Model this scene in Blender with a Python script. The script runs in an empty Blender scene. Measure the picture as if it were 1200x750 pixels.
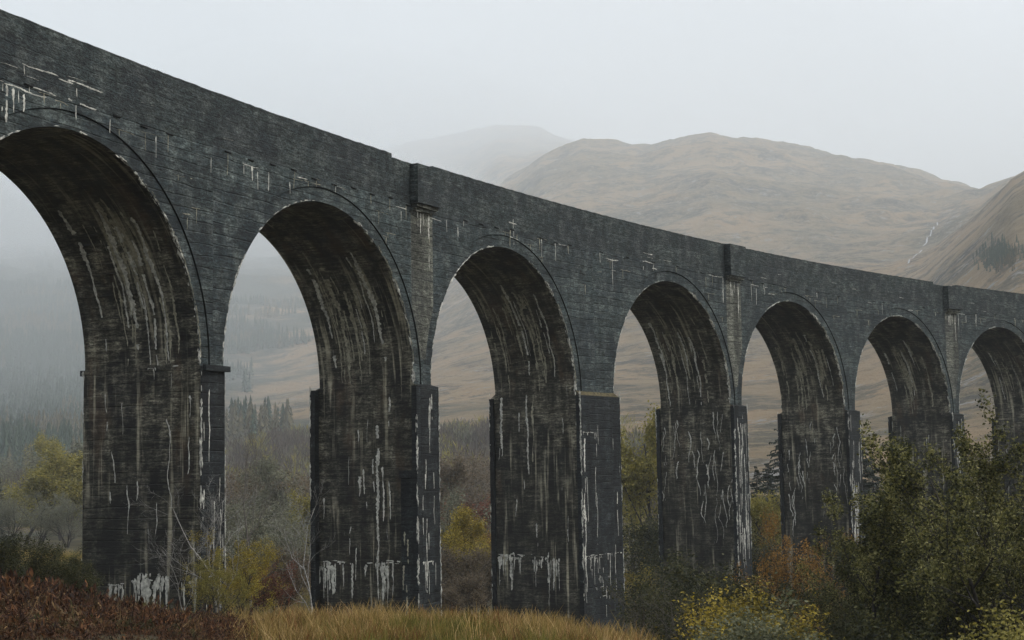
import bpy, math, random
import numpy as np
from mathutils import Matrix, Vector

SC = bpy.context.scene
COL = SC.collection
PI = math.pi
RNG = np.random.default_rng(7)
random.seed(7)

# ------------------------------------------------------------------ camera (solved from the photograph)
CAM = np.array([-81.5982, -45.1499, -4.7478])
YAW, PITCH, ROLL, FPX = 1.0147831, 0.0995001, -0.0171575, 1886.88
KAPPA, GRADE = -0.0040919556, 0.0040466          # curve of the viaduct (about 244 m radius) and its gradient
DECK_W, WS, WB, R0 = 5.37, 1.6212, 4.5256, 7.62

FWD = np.array([math.sin(YAW) * math.cos(PITCH), math.cos(YAW) * math.cos(PITCH), math.sin(PITCH)])
RT0 = np.array([math.cos(YAW), -math.sin(YAW), 0.0])
UP0 = np.cross(RT0, FWD)
RT = math.cos(ROLL) * RT0 + math.sin(ROLL) * UP0
UP = -math.sin(ROLL) * RT0 + math.cos(ROLL) * UP0

cam_d = bpy.data.cameras.new('camera')
cam = bpy.data.objects.new('camera', cam_d)
COL.objects.link(cam)
m = Matrix(((RT[0], UP[0], -FWD[0], CAM[0]), (RT[1], UP[1], -FWD[1], CAM[1]), (RT[2], UP[2], -FWD[2], CAM[2]), (0, 0, 0, 1)))
cam.matrix_world = m
cam_d.sensor_width = 36
cam_d.lens = FPX / 1200 * 36
cam_d.clip_end = 30000
cam_d.clip_start = 0.1
SC.camera = cam


def az_of(X):
    d = FWD + (X - 600) / FPX * RT - (540 - 375) / FPX * UP
    return math.atan2(d[0], d[1])


def elev_of(X, y):
    d = FWD + (X - 600) / FPX * RT - (y - 375) / FPX * UP
    return d[2] / math.hypot(d[0], d[1])


def xy_at(X, r):
    a = az_of(X)
    return CAM[0] + r * math.sin(a), CAM[1] + r * math.cos(a)


# ------------------------------------------------------------------ numpy noise
def _hash(ix, iy, seed):
    h = (ix.astype(np.int64) * 374761393 + iy.astype(np.int64) * 668265263 + seed * 982451653) & 0xFFFFFFFF
    h = ((h ^ (h >> 13)) * 1274126177) & 0xFFFFFFFF
    h = h ^ (h >> 16)
    return (h & 0xFFFF) / 65535.0


def vnoise(x, y, seed=0):
    x = np.asarray(x, float); y = np.asarray(y, float)
    ix = np.floor(x); iy = np.floor(y)
    fx = x - ix; fy = y - iy
    fx = fx * fx * (3 - 2 * fx); fy = fy * fy * (3 - 2 * fy)
    a = _hash(ix, iy, seed); b = _hash(ix + 1, iy, seed); c = _hash(ix, iy + 1, seed); d = _hash(ix + 1, iy + 1, seed)
    return (a * (1 - fx) + b * fx) * (1 - fy) + (c * (1 - fx) + d * fx) * fy


def fbm(x, y, seed=0, octv=4):
    s = 0.0; a = 0.5; t = 0.0
    for o in range(octv):
        s = s + a * vnoise(x, y, seed + o * 17); t += a
        x = np.asarray(x) * 2.03 + 11.3; y = np.asarray(y) * 2.03 - 7.1; a *= 0.5
    return s / t - 0.5


# ------------------------------------------------------------------ object helpers
def tag(o, label=None, cat=None, group=None, kind=None):
    if label: o['label'] = label
    if cat: o['category'] = cat
    if group: o['group'] = group
    if kind: o['kind'] = kind
    return o


def empty(name, loc, rz=0.0, scale=1.0):
    o = bpy.data.objects.new(name, None)
    COL.objects.link(o)
    o.location = loc; o.rotation_euler = (0, 0, rz); o.scale = (scale, scale, scale)
    o.empty_display_size = 0.5
    return o


class MB:
    def __init__(s):
        s.v = []; s.f = []; s.uv = []; s.mi = []; s.sm = []

    def quad(s, pts, uvs=None, mi=0, sm=False):
        b = len(s.v)
        s.v.extend(pts)
        s.f.append(tuple(range(b, b + len(pts))))
        s.uv.append(uvs if uvs else [(0, 0)] * len(pts))
        s.mi.append(mi); s.sm.append(sm)

    def grid(s, P, U=None, mi=0, sm=False, flip=False):
        """P: rows x cols of points (shared vertices)"""
        b = len(s.v); nr = len(P); nc = len(P[0])
        for row in P: s.v.extend(row)
        for i in range(nr - 1):
            for j in range(nc - 1):
                q = [(i, j), (i, j + 1), (i + 1, j + 1), (i + 1, j)]
                if flip: q = q[::-1]
                s.f.append(tuple(b + a * nc + c for a, c in q))
                s.uv.append([U[a][c] for a, c in q] if U else [(0, 0)] * 4)
                s.mi.append(mi); s.sm.append(sm)

    def build(s, name, mats, parent=None):
        me = bpy.data.meshes.new(name)
        me.from_pydata([tuple(map(float, p)) for p in s.v], [], s.f)
        uvl = me.uv_layers.new(name='UVMap')
        flat = []
        for u in s.uv:
            for q in u: flat.extend((float(q[0]), float(q[1])))
        uvl.data.foreach_set('uv', flat)
        me.polygons.foreach_set('material_index', s.mi)
        me.polygons.foreach_set('use_smooth', s.sm)
        for mt in (mats if isinstance(mats, (list, tuple)) else [mats]): me.materials.append(mt)
        o = bpy.data.objects.new(name, me)
        COL.objects.link(o)
        if parent: o.parent = parent
        return o


def np_mesh(name, V, F, mats, smooth=False, mi=None):
    """V (n,3), F (m,k) with constant k"""
    me = bpy.data.meshes.new(name)
    V = np.asarray(V, np.float32); F = np.asarray(F, np.int32)
    n, k = F.shape
    me.vertices.add(len(V)); me.vertices.foreach_set('co', V.ravel())
    me.loops.add(n * k); me.loops.foreach_set('vertex_index', F.ravel())
    me.polygons.add(n)
    me.polygons.foreach_set('loop_start', np.arange(n, dtype=np.int32) * k)
    if mi is not None: me.polygons.foreach_set('material_index', np.asarray(mi, np.int32))
    me.polygons.foreach_set('use_smooth', np.full(n, smooth, bool))
    me.update(calc_edges=True)
    for mt in (mats if isinstance(mats, (list, tuple)) else [mats]): me.materials.append(mt)
    return me


def link(name, me, parent=None):
    o = bpy.data.objects.new(name, me)
    COL.objects.link(o)
    if parent: o.parent = parent
    return o


# ------------------------------------------------------------------ node helpers
class NT:
    def __init__(s, name):
        s.m = bpy.data.materials.new(name); s.m.use_nodes = True
        s.t = s.m.node_tree; s.t.nodes.clear()
        s.out = s.t.nodes.new('ShaderNodeOutputMaterial')

    def n(s, typ, **kw):
        nd = s.t.nodes.new(typ)
        for k, v in kw.items(): setattr(nd, k, v)
        return nd

    def l(s, a, b): s.t.links.new(a, b)

    def _in(s, sock, v):
        if v is None: return
        if hasattr(v, 'node'): s.l(v, sock)
        else: sock.default_value = v

    def math(s, op, a, b=None, c=None, clamp=False):
        nd = s.n('ShaderNodeMath', operation=op); nd.use_clamp = clamp
        s._in(nd.inputs[0], a); s._in(nd.inputs[1], b); s._in(nd.inputs[2], c)
        return nd.outputs[0]

    def mix(s, fac, a, b, blend='MIX'):
        nd = s.n('ShaderNodeMix', data_type='RGBA', blend_type=blend)
        s._in(nd.inputs[0], fac); s._in(nd.inputs[6], a if hasattr(a, 'node') else (*a, 1) if len(a) == 3 else a)
        s._in(nd.inputs[7], b if hasattr(b, 'node') else (*b, 1) if len(b) == 3 else b)
        return nd.outputs[2]

    def ramp(s, v, lo, hi, a=0.0, b=1.0):
        nd = s.n('ShaderNodeMapRange', interpolation_type='SMOOTHSTEP')
        s._in(nd.inputs[0], v); nd.inputs[1].default_value = lo; nd.inputs[2].default_value = hi
        nd.inputs[3].default_value = a; nd.inputs[4].default_value = b
        return nd.outputs[0]

    def noise(s, vec, scale, detail=4.0, rough=0.55, dist=0.0, col=False):
        nd = s.n('ShaderNodeTexNoise')
        s._in(nd.inputs['Vector'], vec); nd.inputs['Scale'].default_value = scale
        nd.inputs['Detail'].default_value = detail; nd.inputs['Roughness'].default_value = rough
        nd.inputs['Distortion'].default_value = dist
        return nd.outputs['Color' if col else 'Fac']

    def mapv(s, vec, scale=(1, 1, 1), loc=(0, 0, 0)):
        nd = s.n('ShaderNodeMapping')
        s.l(vec, nd.inputs[0]); nd.inputs['Scale'].default_value = scale; nd.inputs['Location'].default_value = loc
        return nd.outputs[0]

    def bsdf(s, col, rough=0.8, bump=None, bstr=0.3, bdist=0.02, spec=0.3):
        b = s.n('ShaderNodeBsdfPrincipled')
        s._in(b.inputs['Base Color'], col if hasattr(col, 'node') else (*col, 1))
        s._in(b.inputs['Roughness'], rough)
        b.inputs['Specular IOR Level'].default_value = spec
        if bump is not None:
            bp = s.n('ShaderNodeBump'); bp.inputs['Strength'].default_value = bstr; bp.inputs['Distance'].default_value = bdist
            s.l(bump, bp.inputs['Height']); s.l(bp.outputs[0], b.inputs['Normal'])
        s.l(b.outputs[0], s.out.inputs[0])
        return b


# ------------------------------------------------------------------ concrete
def concrete(name, dark, mid, light, lime_amt=0.5, board=1.0, rough_top=0.0, tan=(0.36, 0.32, 0.24), streak=0.0, light_amt=0.5, runs=1.0):
    t = NT(name)
    uv = t.n('ShaderNodeUVMap'); uv.uv_map = 'UVMap'
    v = uv.outputs[0]
    sep = t.n('ShaderNodeSeparateXYZ'); t.l(v, sep.inputs[0])
    U, V = sep.outputs[0], sep.outputs[1]
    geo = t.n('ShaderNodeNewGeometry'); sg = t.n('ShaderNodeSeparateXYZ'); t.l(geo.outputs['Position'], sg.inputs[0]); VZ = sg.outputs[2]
    # slightly wavering board marks
    wav = t.noise(t.mapv(v, (0.3, 1.6, 1)), 1.0, 4)
    vb = t.math('ADD', t.math('MULTIPLY', V, 2.3), t.math('MULTIPLY', wav, 0.7))
    cell = t.math('FLOOR', vb)
    wn = t.n('ShaderNodeTexWhiteNoise', noise_dimensions='2D')
    cmb = t.n('ShaderNodeCombineXYZ'); t.l(cell, cmb.inputs[1])
    t.l(cmb.outputs[0], wn.inputs['Vector'])
    fr = t.math('FRACT', vb)
    edge = t.math('MINIMUM', fr, t.math('SUBTRACT', 1.0, fr))
    ln = t.ramp(edge, 0.015, 0.075, 1.0, 0.0)
    lnm = t.math('MULTIPLY', ln, t.ramp(t.noise(t.mapv(v, (0.7, 2.5, 1), (3, 1, 0)), 1.0, 5), 0.44, 0.6))
    big = t.noise(t.mapv(v, (0.22, 0.3, 1), (7, 3, 0)), 1.0, 5, 0.6)
    mid_n = t.noise(t.mapv(v, (1.1, 0.8, 1), (1, 9, 0)), 1.0, 6, 0.65)
    fine = t.noise(t.mapv(v, (1.9, 6.5, 1)), 1.0, 7, 0.75)
    grit = t.noise(t.mapv(v, (7, 15, 1)), 1.0, 4, 0.75)
    horiz = t.noise(t.mapv(v, (0.8, 7, 1), (4, 4, 0)), 1.0, 5, 0.7)
    c = t.mix(t.ramp(big, 0.42, 0.6), dark, mid)
    c = t.mix(t.math('MULTIPLY', t.ramp(t.math('ADD', t.math('MULTIPLY', mid_n, 0.6), t.math('MULTIPLY', horiz, 0.4)), 0.44, 0.64), light_amt), c, light)
    dash = t.math('MULTIPLY', t.ramp(t.noise(t.mapv(v, (1.1, 11, 1), (6, 2, 0)), 1.0, 5, 0.7), 0.56, 0.66), t.ramp(mid_n, 0.42, 0.6))
    c = t.mix(t.math('MULTIPLY', dash, 0.55 * light_amt), c, tuple(x * 1.5 for x in light))
    pit = t.ramp(t.noise(t.mapv(v, (2.6, 6, 1), (1, 6, 0)), 1.0, 6, 0.75), 0.34, 0.46, 0.3, 1.0)
    tone = t.math('ADD', 0.72, t.math('MULTIPLY', wn.outputs[0], 0.34 * board))
    tone = t.math('MULTIPLY', tone, t.ramp(fine, 0.32, 0.68, 0.28, 1.85))
    tone = t.math('MULTIPLY', tone, t.ramp(grit, 0.32, 0.68, 0.35, 1.75))
    tone = t.math('MULTIPLY', tone, t.math('SUBTRACT', 1.0, t.math('MULTIPLY', lnm, 0.62 * board)))
    tone = t.math('MULTIPLY', tone, pit)
    # dark vertical runs
    run = t.noise(t.mapv(v, (1.3, 0.09, 1), (2, 2, 0)), 1.0, 5, 0.65)
    tone = t.math('MULTIPLY', tone, t.ramp(run, 0.38, 0.6, 1.0 - 0.55 * runs, 1.0 + 0.15 * runs))
    tv = t.n('ShaderNodeCombineXYZ')
    for i in range(3): t.l(tone, tv.inputs[i])
    c = t.mix(1.0, c, tv.outputs[0], 'MULTIPLY')
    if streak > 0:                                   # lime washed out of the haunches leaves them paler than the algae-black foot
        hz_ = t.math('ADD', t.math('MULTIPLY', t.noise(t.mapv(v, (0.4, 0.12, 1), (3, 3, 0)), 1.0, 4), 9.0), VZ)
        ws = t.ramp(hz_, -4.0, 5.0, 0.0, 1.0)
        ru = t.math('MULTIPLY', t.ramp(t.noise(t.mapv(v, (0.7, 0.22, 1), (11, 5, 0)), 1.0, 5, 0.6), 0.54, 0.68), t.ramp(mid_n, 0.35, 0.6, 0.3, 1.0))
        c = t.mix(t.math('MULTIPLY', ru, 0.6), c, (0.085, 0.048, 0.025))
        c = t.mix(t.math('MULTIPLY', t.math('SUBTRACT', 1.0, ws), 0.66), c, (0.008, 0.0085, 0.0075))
    if streak > 0:                                   # tan runs of lime washed down the barrel
        sn = t.noise(t.mapv(v, (2.6, 0.13, 1), (5, 1, 0)), 1.0, 5, 0.62, 0.15)
        sm = t.math('MULTIPLY', t.ramp(sn, 0.53, 0.66), t.ramp(t.noise(t.mapv(v, (0.35, 0.22, 1), (8, 2, 0)), 1.0, 3), 0.42, 0.6))
        sm = t.math('MULTIPLY', sm, t.ramp(fine, 0.3, 0.6, 0.35, 1.0))
        c = t.mix(t.math('MULTIPLY', sm, streak), c, tan)
    if lime_amt > 0:                                 # broken white flecks and runs of lime
        la = t.noise(t.mapv(v, (5.5, 0.55, 1), (0, 5, 0)), 1.0, 5, 0.65, 0.3)
        lb = t.ramp(t.noise(t.mapv(v, (0.45, 0.4, 1), (9, 1, 0)), 1.0, 3), 0.47, 0.62)
        lm = t.math('MULTIPLY', t.ramp(la, 0.66, 0.74), lb)
        lm = t.math('MULTIPLY', lm, t.ramp(fine, 0.35, 0.55))
        c = t.mix(t.math('MULTIPLY', lm, lime_amt), c, (0.55, 0.54, 0.5))
        sp = t.math('MULTIPLY', t.ramp(t.noise(t.mapv(v, (9, 14, 1), (2, 7, 0)), 1.0, 4, 0.6), 0.68, 0.74), t.ramp(mid_n, 0.5, 0.62))
        c = t.mix(t.math('MULTIPLY', sp, lime_amt), c, (0.5, 0.5, 0.47))
    h = t.math('ADD', t.math('MULTIPLY', fine, 0.7), t.math('MULTIPLY', grit, 0.5 + rough_top))
    h = t.math('SUBTRACT', h, t.math('MULTIPLY', ln, 0.5 * board))
    t.bsdf(c, t.ramp(big, 0.3, 0.7, 0.55, 0.85), h, 0.8, 0.05, 0.25)
    return t.m


def plain(name, col, rough=0.85, var=0.35, scale=6.0, bstr=0.3):
    t = NT(name)
    tc = t.n('ShaderNodeTexCoord')
    nz = t.noise(tc.outputs['Object'], scale, 6, 0.65)
    c = t.mix(t.ramp(nz, 0.3, 0.7), tuple(x * (1 - var) for x in col), tuple(x * (1 + var) for x in col))
    t.bsdf(c, rough, nz, bstr, 0.02)
    return t.m


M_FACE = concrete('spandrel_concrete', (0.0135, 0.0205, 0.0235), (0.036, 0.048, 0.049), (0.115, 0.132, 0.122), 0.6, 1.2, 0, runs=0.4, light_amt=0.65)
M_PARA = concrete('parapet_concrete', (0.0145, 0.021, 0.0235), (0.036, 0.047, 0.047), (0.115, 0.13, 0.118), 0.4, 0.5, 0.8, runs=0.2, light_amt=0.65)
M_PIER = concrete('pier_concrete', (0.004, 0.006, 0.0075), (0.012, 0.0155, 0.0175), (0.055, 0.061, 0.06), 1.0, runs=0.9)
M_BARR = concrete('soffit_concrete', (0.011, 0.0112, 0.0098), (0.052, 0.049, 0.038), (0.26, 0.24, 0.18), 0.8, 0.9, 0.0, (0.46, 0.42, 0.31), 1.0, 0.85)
M_STAIN = concrete('sheltered_concrete', (0.07, 0.073, 0.062), (0.12, 0.122, 0.1), (0.18, 0.18, 0.145), 0.5)
M_LIME = plain('lime_crust', (0.5, 0.49, 0.44), 0.8, 0.5, 5.0)
M_TAN = plain('tan_lime', (0.3, 0.28, 0.21), 0.8, 0.5, 5.0)
M_SLOT = plain('drain_slot', (0.006, 0.006, 0.006), 0.9, 0.2)
M_MOSS = plain('moss', (0.085, 0.07, 0.035), 0.95, 0.7, 5)


# ------------------------------------------------------------------ viaduct
def Pv(s, n, z):
    th = KAPPA * s
    return (math.sin(th) / KAPPA + n * math.sin(th), (1 - math.cos(th)) / KAPPA - n * math.cos(th), z + GRADE * s)


Z_PAR, Z_TOP, RING, PROUD = 8.66, 10.82, 0.63, 0.055

# piers: index -> (s0, s1)
PIERS = {3: (-WB / 2, WB / 2)}
x = WB / 2
for i in range(4, 10):
    x += 2 * R0; PIERS[i] = (x, x + WS); x += WS
x = -WB / 2
for i in range(2, -2, -1):
    x -= 2 * R0; PIERS[i] = (x - WS, x); x -= WS
PE = {1: 0.1, 3: 0.36}                 # how far the lower pier stands out from the spandrel
PZ = {3: 0.28}

rnd = random.Random(3)


def ribbon(mb, frame, u, v0, length, w, mi, wav=0.06, horiz=False, thick=0.015, step=0.07):
    """one raised run of lime; frame(u, v, off) -> world point; runs downwards from v0 (or along u)"""
    n = max(4, int(length / step))
    ph = rnd.random() * 9; f1 = rnd.uniform(1.2, 3.2); drift = rnd.uniform(-1, 1) * wav * 0.6
    sd_ = rnd.random() * 99
    rows = []; ks = []

    def flush():
        if len(rows) > 1: mb.grid(list(rows), [[(u + q * 0.1, v0 - k * 0.1) for q in range(3)] for k in ks], mi, True)
        rows.clear(); ks.clear()
    for i in range(n + 1):
        q = i / n
        du = wav * math.sin(ph + q * length * f1) * 0.6 + wav * 1.1 * (vnoise(q * length * 2.6, sd_, 3) - 0.5) + drift * q * length * 0.4
        body = 0.25 + 1.25 * float(vnoise(q * length * 1.9, sd_ + 5, 4))
        wl = w * 0.5 * body * rnd.uniform(0.45, 1.5); wr = w * 0.5 * body * rnd.uniform(0.45, 1.5)
        if not horiz: k_ = (1 - 0.6 * q * q); wl *= k_; wr *= k_
        if i in (0, n): wl *= 0.3; wr *= 0.3
        if vnoise(q * length * 2.2, sd_ + 11, 8) < 0.2 and 0 < i < n:      # a break in the run
            flush(); continue
        if horiz: rows.append([frame(u + q * length, v0 + du * 0.6 - wl, -0.003), frame(u + q * length, v0 + du * 0.6, thick), frame(u + q * length, v0 + du * 0.6 + wr, -0.003)])
        else: rows.append([frame(u + du - wl, v0 - q * length, -0.003), frame(u + du, v0 - q * length, thick), frame(u + du + wr, v0 - q * length, -0.003)])
        ks.append(i)
    flush()


def comb(mb, frame, u, v, width, mi, nd=4, dl=(0.3, 1.2), w=0.07):
    """lime weeping out of a joint: broken dabs along it and runs of uneven length below"""
    q = 0.0
    while q < width - 0.12:
        L = min(rnd.uniform(0.08, 0.5), width - q)
        if rnd.random() < 0.6: ribbon(mb, frame, u + q, v + rnd.uniform(-0.04, 0.04), L, w * rnd.uniform(0.25, 0.9), mi, 0.05, True, step=0.06)
        q += L + rnd.uniform(0.02, 0.25)
    for k in range(int(nd * 2.2)):
        f = rnd.random() ** 2.2
        uu = u + width * (0.5 + 0.5 * math.sin(rnd.uniform(-1.57, 1.57) * 0.9 + rnd.uniform(-.4, .4)))
        ribbon(mb, frame, min(max(uu, u + .03), u + width - .03), v + rnd.uniform(-0.3 * f, 0.03), dl[0] * 0.4 + (dl[1] - dl[0] * 0.4) * f, w * rnd.uniform(0.25, 1.5), mi, 0.03, step=0.09)


def crust(mb, path, mi, r=0.07, gap=0.35, step_noise=3.0, seed=0):
    """ragged flakes of lime caught on an arris: path = list of points"""
    P = np.array(path)
    n = len(P)
    dens = [vnoise(i * 0.07 * step_noise, seed * 3.7, 5) * 0.6 + vnoise(i * 0.31 * step_noise, seed * 1.7, 9) * 0.4 for i in range(n)]
    for i in range(n - 1):
        k_n = 3 if dens[i] > gap + 0.14 else 2 if dens[i] > gap else (1 if rnd.random() < 0.12 else 0)
        for _ in range(k_n):
            d = P[min(i + 1, n - 1)] - P[max(i - 1, 0)]; d = d / (np.linalg.norm(d) + 1e-9)
            a = np.cross(d, (0.3, 0.9, 0.1)); a /= np.linalg.norm(a); b = np.cross(d, a)
            q = rnd.random() * 6.28; a, b = a * math.cos(q) + b * math.sin(q), b * math.cos(q) - a * math.sin(q)
            g = min(1.0, 0.25 + 2.2 * max(dens[i] - gap + 0.1, 0))
            c = P[i] + (rnd.random() - .5) * r * 1.3 * g * a + (rnd.random() - .5) * r * 1.3 * g * b + d * (rnd.random() - .5) * 0.12
            lx, la, lb = rnd.uniform(0.05, 0.2), r * rnd.uniform(0.25, 1.0) * g, r * rnd.uniform(0.2, 0.6) * g
            top = [c + d * lx + a * la * rnd.uniform(-.5, .5), c - d * lx * rnd.uniform(.6, 1.4)]
            rg_ = [c + a * la * rnd.uniform(.6, 1.2) + d * lx * rnd.uniform(-.4, .4), c + b * lb, c - a * la * rnd.uniform(.6, 1.2) + d * lx * rnd.uniform(-.4, .4), c - b * lb]
            k0 = len(mb.v); mb.v.extend([tuple(p) for p in top + rg_])
            for m_ in range(4):
                for t_ in (0, 1):
                    f = (k0 + t_, k0 + 2 + m_, k0 + 2 + (m_ + 1) % 4)
                    mb.f.append(f if t_ == 0 else f[::-1]); mb.uv.append([(0, 0)] * 3); mb.mi.append(mi); mb.sm.append(False)


via = empty('railway_viaduct', Pv(0, -DECK_W / 2, 0))
tag(via, 'long dark concrete railway viaduct of tall round arches streaked with white lime', 'viaduct')
VO = np.array(via.location)


class VMB(MB):
    """mesh builder whose points are world points; stored relative to the viaduct root"""
    def build(s, name, mats, parent=None):
        s.v = [(p[0] - VO[0], p[1] - VO[1], p[2] - VO[2]) for p in s.v]
        o = MB.build(s, name, mats, via if parent is None else parent)
        return o


def vbox(mb, s0, s1, n0, n1, z0, z1, ou=0, mi=0, zt_shift=0.0):
    """box in viaduct coordinates; the lower front edge may slope"""
    f = [Pv(s0, n1, z0), Pv(s1, n1, z0), Pv(s1, n1, z1), Pv(s0, n1, z1)]
    b = [Pv(s0, n0, z0), Pv(s1, n0, z0), Pv(s1, n0, z1), Pv(s0, n0, z1)]
    uv = [(ou + s0, z0), (ou + s1, z0), (ou + s1, z1), (ou + s0, z1)]
    us = [(ou + 90, z0), (ou + 90 + n1 - n0, z0), (ou + 90 + n1 - n0, z1), (ou + 90, z1)]
    mb.quad(f, uv, mi); mb.quad(b[::-1], uv[::-1], mi)
    mb.quad([b[0], f[0], f[3], b[3]], us, mi); mb.quad([f[1], b[1], b[2], f[2]], us, mi)
    mb.quad([f[3], f[2], b[2], b[3]], us, mi); mb.quad([b[0], b[1], f[1], f[0]], us, mi)


def pier(i):
    s0, s1 = PIERS[i]; c = (s0 + s1) / 2
    e = PE.get(i, 0.36); zt = PZ.get(i, 0.0)
    zb = -17.0
    mb = VMB()
    ou, ov = i * 13.7, i * 5.3
    g = 0.05                                        # chamfer
    n0, n1 = -DECK_W - e, e
    drop = min(0.3, e * 0.7) if i == 3 else min(0.1, e * 0.5)
    zw = zt - drop                                  # the outer edges, below a weathered slope
    zs = [zb + (zw - zb) * k / 24 for k in range(25)]
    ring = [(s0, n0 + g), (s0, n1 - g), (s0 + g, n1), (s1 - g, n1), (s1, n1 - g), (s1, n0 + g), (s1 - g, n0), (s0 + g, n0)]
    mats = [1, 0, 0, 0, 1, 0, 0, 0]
    per = 0.0
    for k in range(8):
        a, b = ring[k], ring[(k + 1) % 8]
        L = math.hypot(b[0] - a[0], b[1] - a[1])
        ns = max(1, int(L / 0.8))
        if k == 0: continue                         # the side under the arch is laid below, in one run with the barrel
        P = [[Pv(a[0] + (b[0] - a[0]) * q / ns, a[1] + (b[1] - a[1]) * q / ns, z) for q in range(ns + 1)] for z in zs]
        U = [[(ou + per + L * q / ns, ov + z) for q in range(ns + 1)] for z in zs]
        mb.grid(P, U, mats[k]); per += L
    so, sv = (i - 1) * 31.3, (i - 1) * 7.7
    nn = list(np.linspace(n0 + g, n1 - g, 9))
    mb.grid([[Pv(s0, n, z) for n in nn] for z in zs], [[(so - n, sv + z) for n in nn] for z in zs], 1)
    fa, fb = PROUD * 0.5, -DECK_W - PROUD * 0.5
    mb.quad([Pv(s0 + g, n1, zw), Pv(s1 - g, n1, zw), Pv(s1, n1 - g, zw), Pv(s1, fa, zt), Pv(s0, fa, zt), Pv(s0, n1 - g, zw)], [(ou, ov), (ou + 1, ov), (ou + 1, ov + .1), (ou + 1, ov + .5), (ou, ov + .5), (ou, ov + .1)], 4 if i == 3 else 0)
    mb.quad([Pv(s1 - g, n0, zw), Pv(s0 + g, n0, zw), Pv(s0, n0 + g, zw), Pv(s0, fb, zt), Pv(s1, fb, zt), Pv(s1, n0 + g, zw)], None, 0)
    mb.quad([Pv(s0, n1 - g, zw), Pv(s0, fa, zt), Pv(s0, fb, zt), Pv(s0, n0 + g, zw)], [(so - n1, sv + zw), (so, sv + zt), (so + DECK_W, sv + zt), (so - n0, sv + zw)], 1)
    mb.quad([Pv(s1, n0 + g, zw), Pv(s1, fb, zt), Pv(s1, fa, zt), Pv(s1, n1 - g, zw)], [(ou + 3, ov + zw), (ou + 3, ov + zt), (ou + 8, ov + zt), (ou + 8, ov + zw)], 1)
    mb.quad([Pv(s0, fa, zt), Pv(s1, fa, zt), Pv(s1, fb, zt), Pv(s0, fb, zt)], None, 0)
    exl, exr = {1: (0, 0), 2: (0.34, 0.12), 3: (0.14, 0.1)}.get(i, (0.14, 0.1))
    if exl:                                         # the faces stand a little wider than the shaft under the arch
        vbox(mb, s0 - exl, s1 + exr, 0.07, n1 - 0.008, zb, zw - 0.006, ou + 20, 0)
        vbox(mb, s0 - exl, s1 + exr, n0 + 0.008, -DECK_W - 0.07, zb, zw - 0.006, ou + 50, 0)
    # lime on the near face and on the side that faces the camera
    ff = lambda u, v, o: Pv(u, n1 + o, v)
    fs = lambda u, v, o: Pv(s0 - o, u, v)
    dens = {1: 7, 2: 11, 3: 10, 4: 34, 5: 26, 6: 16}.get(i, 8)
    for k in range(int(dens * (1.0 if i != 3 else 0.8))):
        ribbon(mb, ff, rnd.uniform(s0 + 0.08, s1 - 0.08), rnd.uniform(-9, -0.2), rnd.uniform(0.5, 3.4), rnd.uniform(0.04, 0.11), 2, 0.05)
    for k in range(dens):
        long_ = i in (4, 5)
        ribbon(mb, fs, rnd.uniform(n0 + 0.2, n1 - 0.2), rnd.uniform(-8 if not long_ else -6.5, -0.4), rnd.uniform(0.4, 1.6 if not long_ else 3.2), rnd.uniform(0.03, 0.1), 2, 0.17 if long_ else 0.06)
    zj = {1: -8.0 + 0.0, 2: -8.4, 3: -9.0}.get(i, -8.6)   # day joint near the foot, lime weeping from it
    if i in (1, 2, 3):
        for q in range({1: 5, 2: 7, 3: 6}[i]):
            a_ = n0 + rnd.uniform(0.2, DECK_W - 1.6)
            comb(mb, fs, a_, zj + rnd.uniform(-0.35, 0.1), rnd.uniform(0.6, 1.7), 2, rnd.randint(2, 5), (0.3, 1.9), rnd.uniform(0.08, 0.2))
    comb(mb, ff, s0 + 0.1, zj, s1 - s0 - 0.2, 2, 4 if i != 3 else 8, (0.4, 2.0), 0.09)
    if i == 2:                                      # one long thick run and its neighbours
        ribbon(mb, fs, -2.05, -1.9, 8.3, 0.2, 2, 0.05)
        for u, v, L, w in ((-1.75, -3.9, 2.6, 0.13), (-1.4, -4.6, 1.8, 0.12), (-3.1, -4.2, 1.1, 0.2), (-2.85, -4.0, 1.2, 0.16), (-2.3, -3.5, 1.6, 0.1)):
            ribbon(mb, fs, u, v, L, w, 2, 0.05)
    if i == 1:
        for u, v, L in ((-3.95, -3.2, 1.5), (-3.3, -4.5, 1.9), (-1.4, -2.0, 3.5), (-2.0, -5.2, 1.2)): ribbon(mb, fs, u, v, L, 0.06, 2, 0.12)
        comb(mb, fs, -2.4, -0.02, 1.5, 2, 3, (0.2, 0.6), 0.06)
    if i == 3:
        for u, v, L, w in ((-3.25, 0.2, 4.6, 0.17), (-2.85, 0.2, 3.9, 0.15), (-4.95, 0.1, 3.0, 0.2)): ribbon(mb, fs, u, v, L, w, 3 if u > -3 else 2, 0.05)
        ribbon(mb, fs, -2.0, -8.8, 3.0, 0.13, 2); ribbon(mb, ff, s0 + 0.25, -2.2, 3.6, 0.2, 2); ribbon(mb, ff, s0 + 0.15, -5.5, 5.5, 0.22, 2, 0.08)
        comb(mb, ff, s0 + 0.1, -2.1, 1.6, 2, 3, (0.3, 1.6), 0.1)
        for k in range(5): comb(mb, ff, s0 + 0.5 + rnd.random() * 2, -9.2 - k * 0.55, 1.4, 2, 2, (0.2, 0.9), 0.07)
    # crust on the arrises
    zz = np.arange(zt - 0.05, -12, -0.12)
    cr = {1: 0.5, 2: 0.42, 3: 0.45, 4: 0.45, 5: 0.5}.get(i, 0.55)
    crust(mb, [Pv(s0 - exl + 0.01, n1 - 0.02, z) for z in zz], 2, 0.065, cr, 2.0, i * 3 + 1)
    crust(mb, [Pv(s1 + exr - 0.01, n1 - 0.02, z) for z in zz], 2, 0.06, cr, 2.0, i * 3 + 2)
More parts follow.
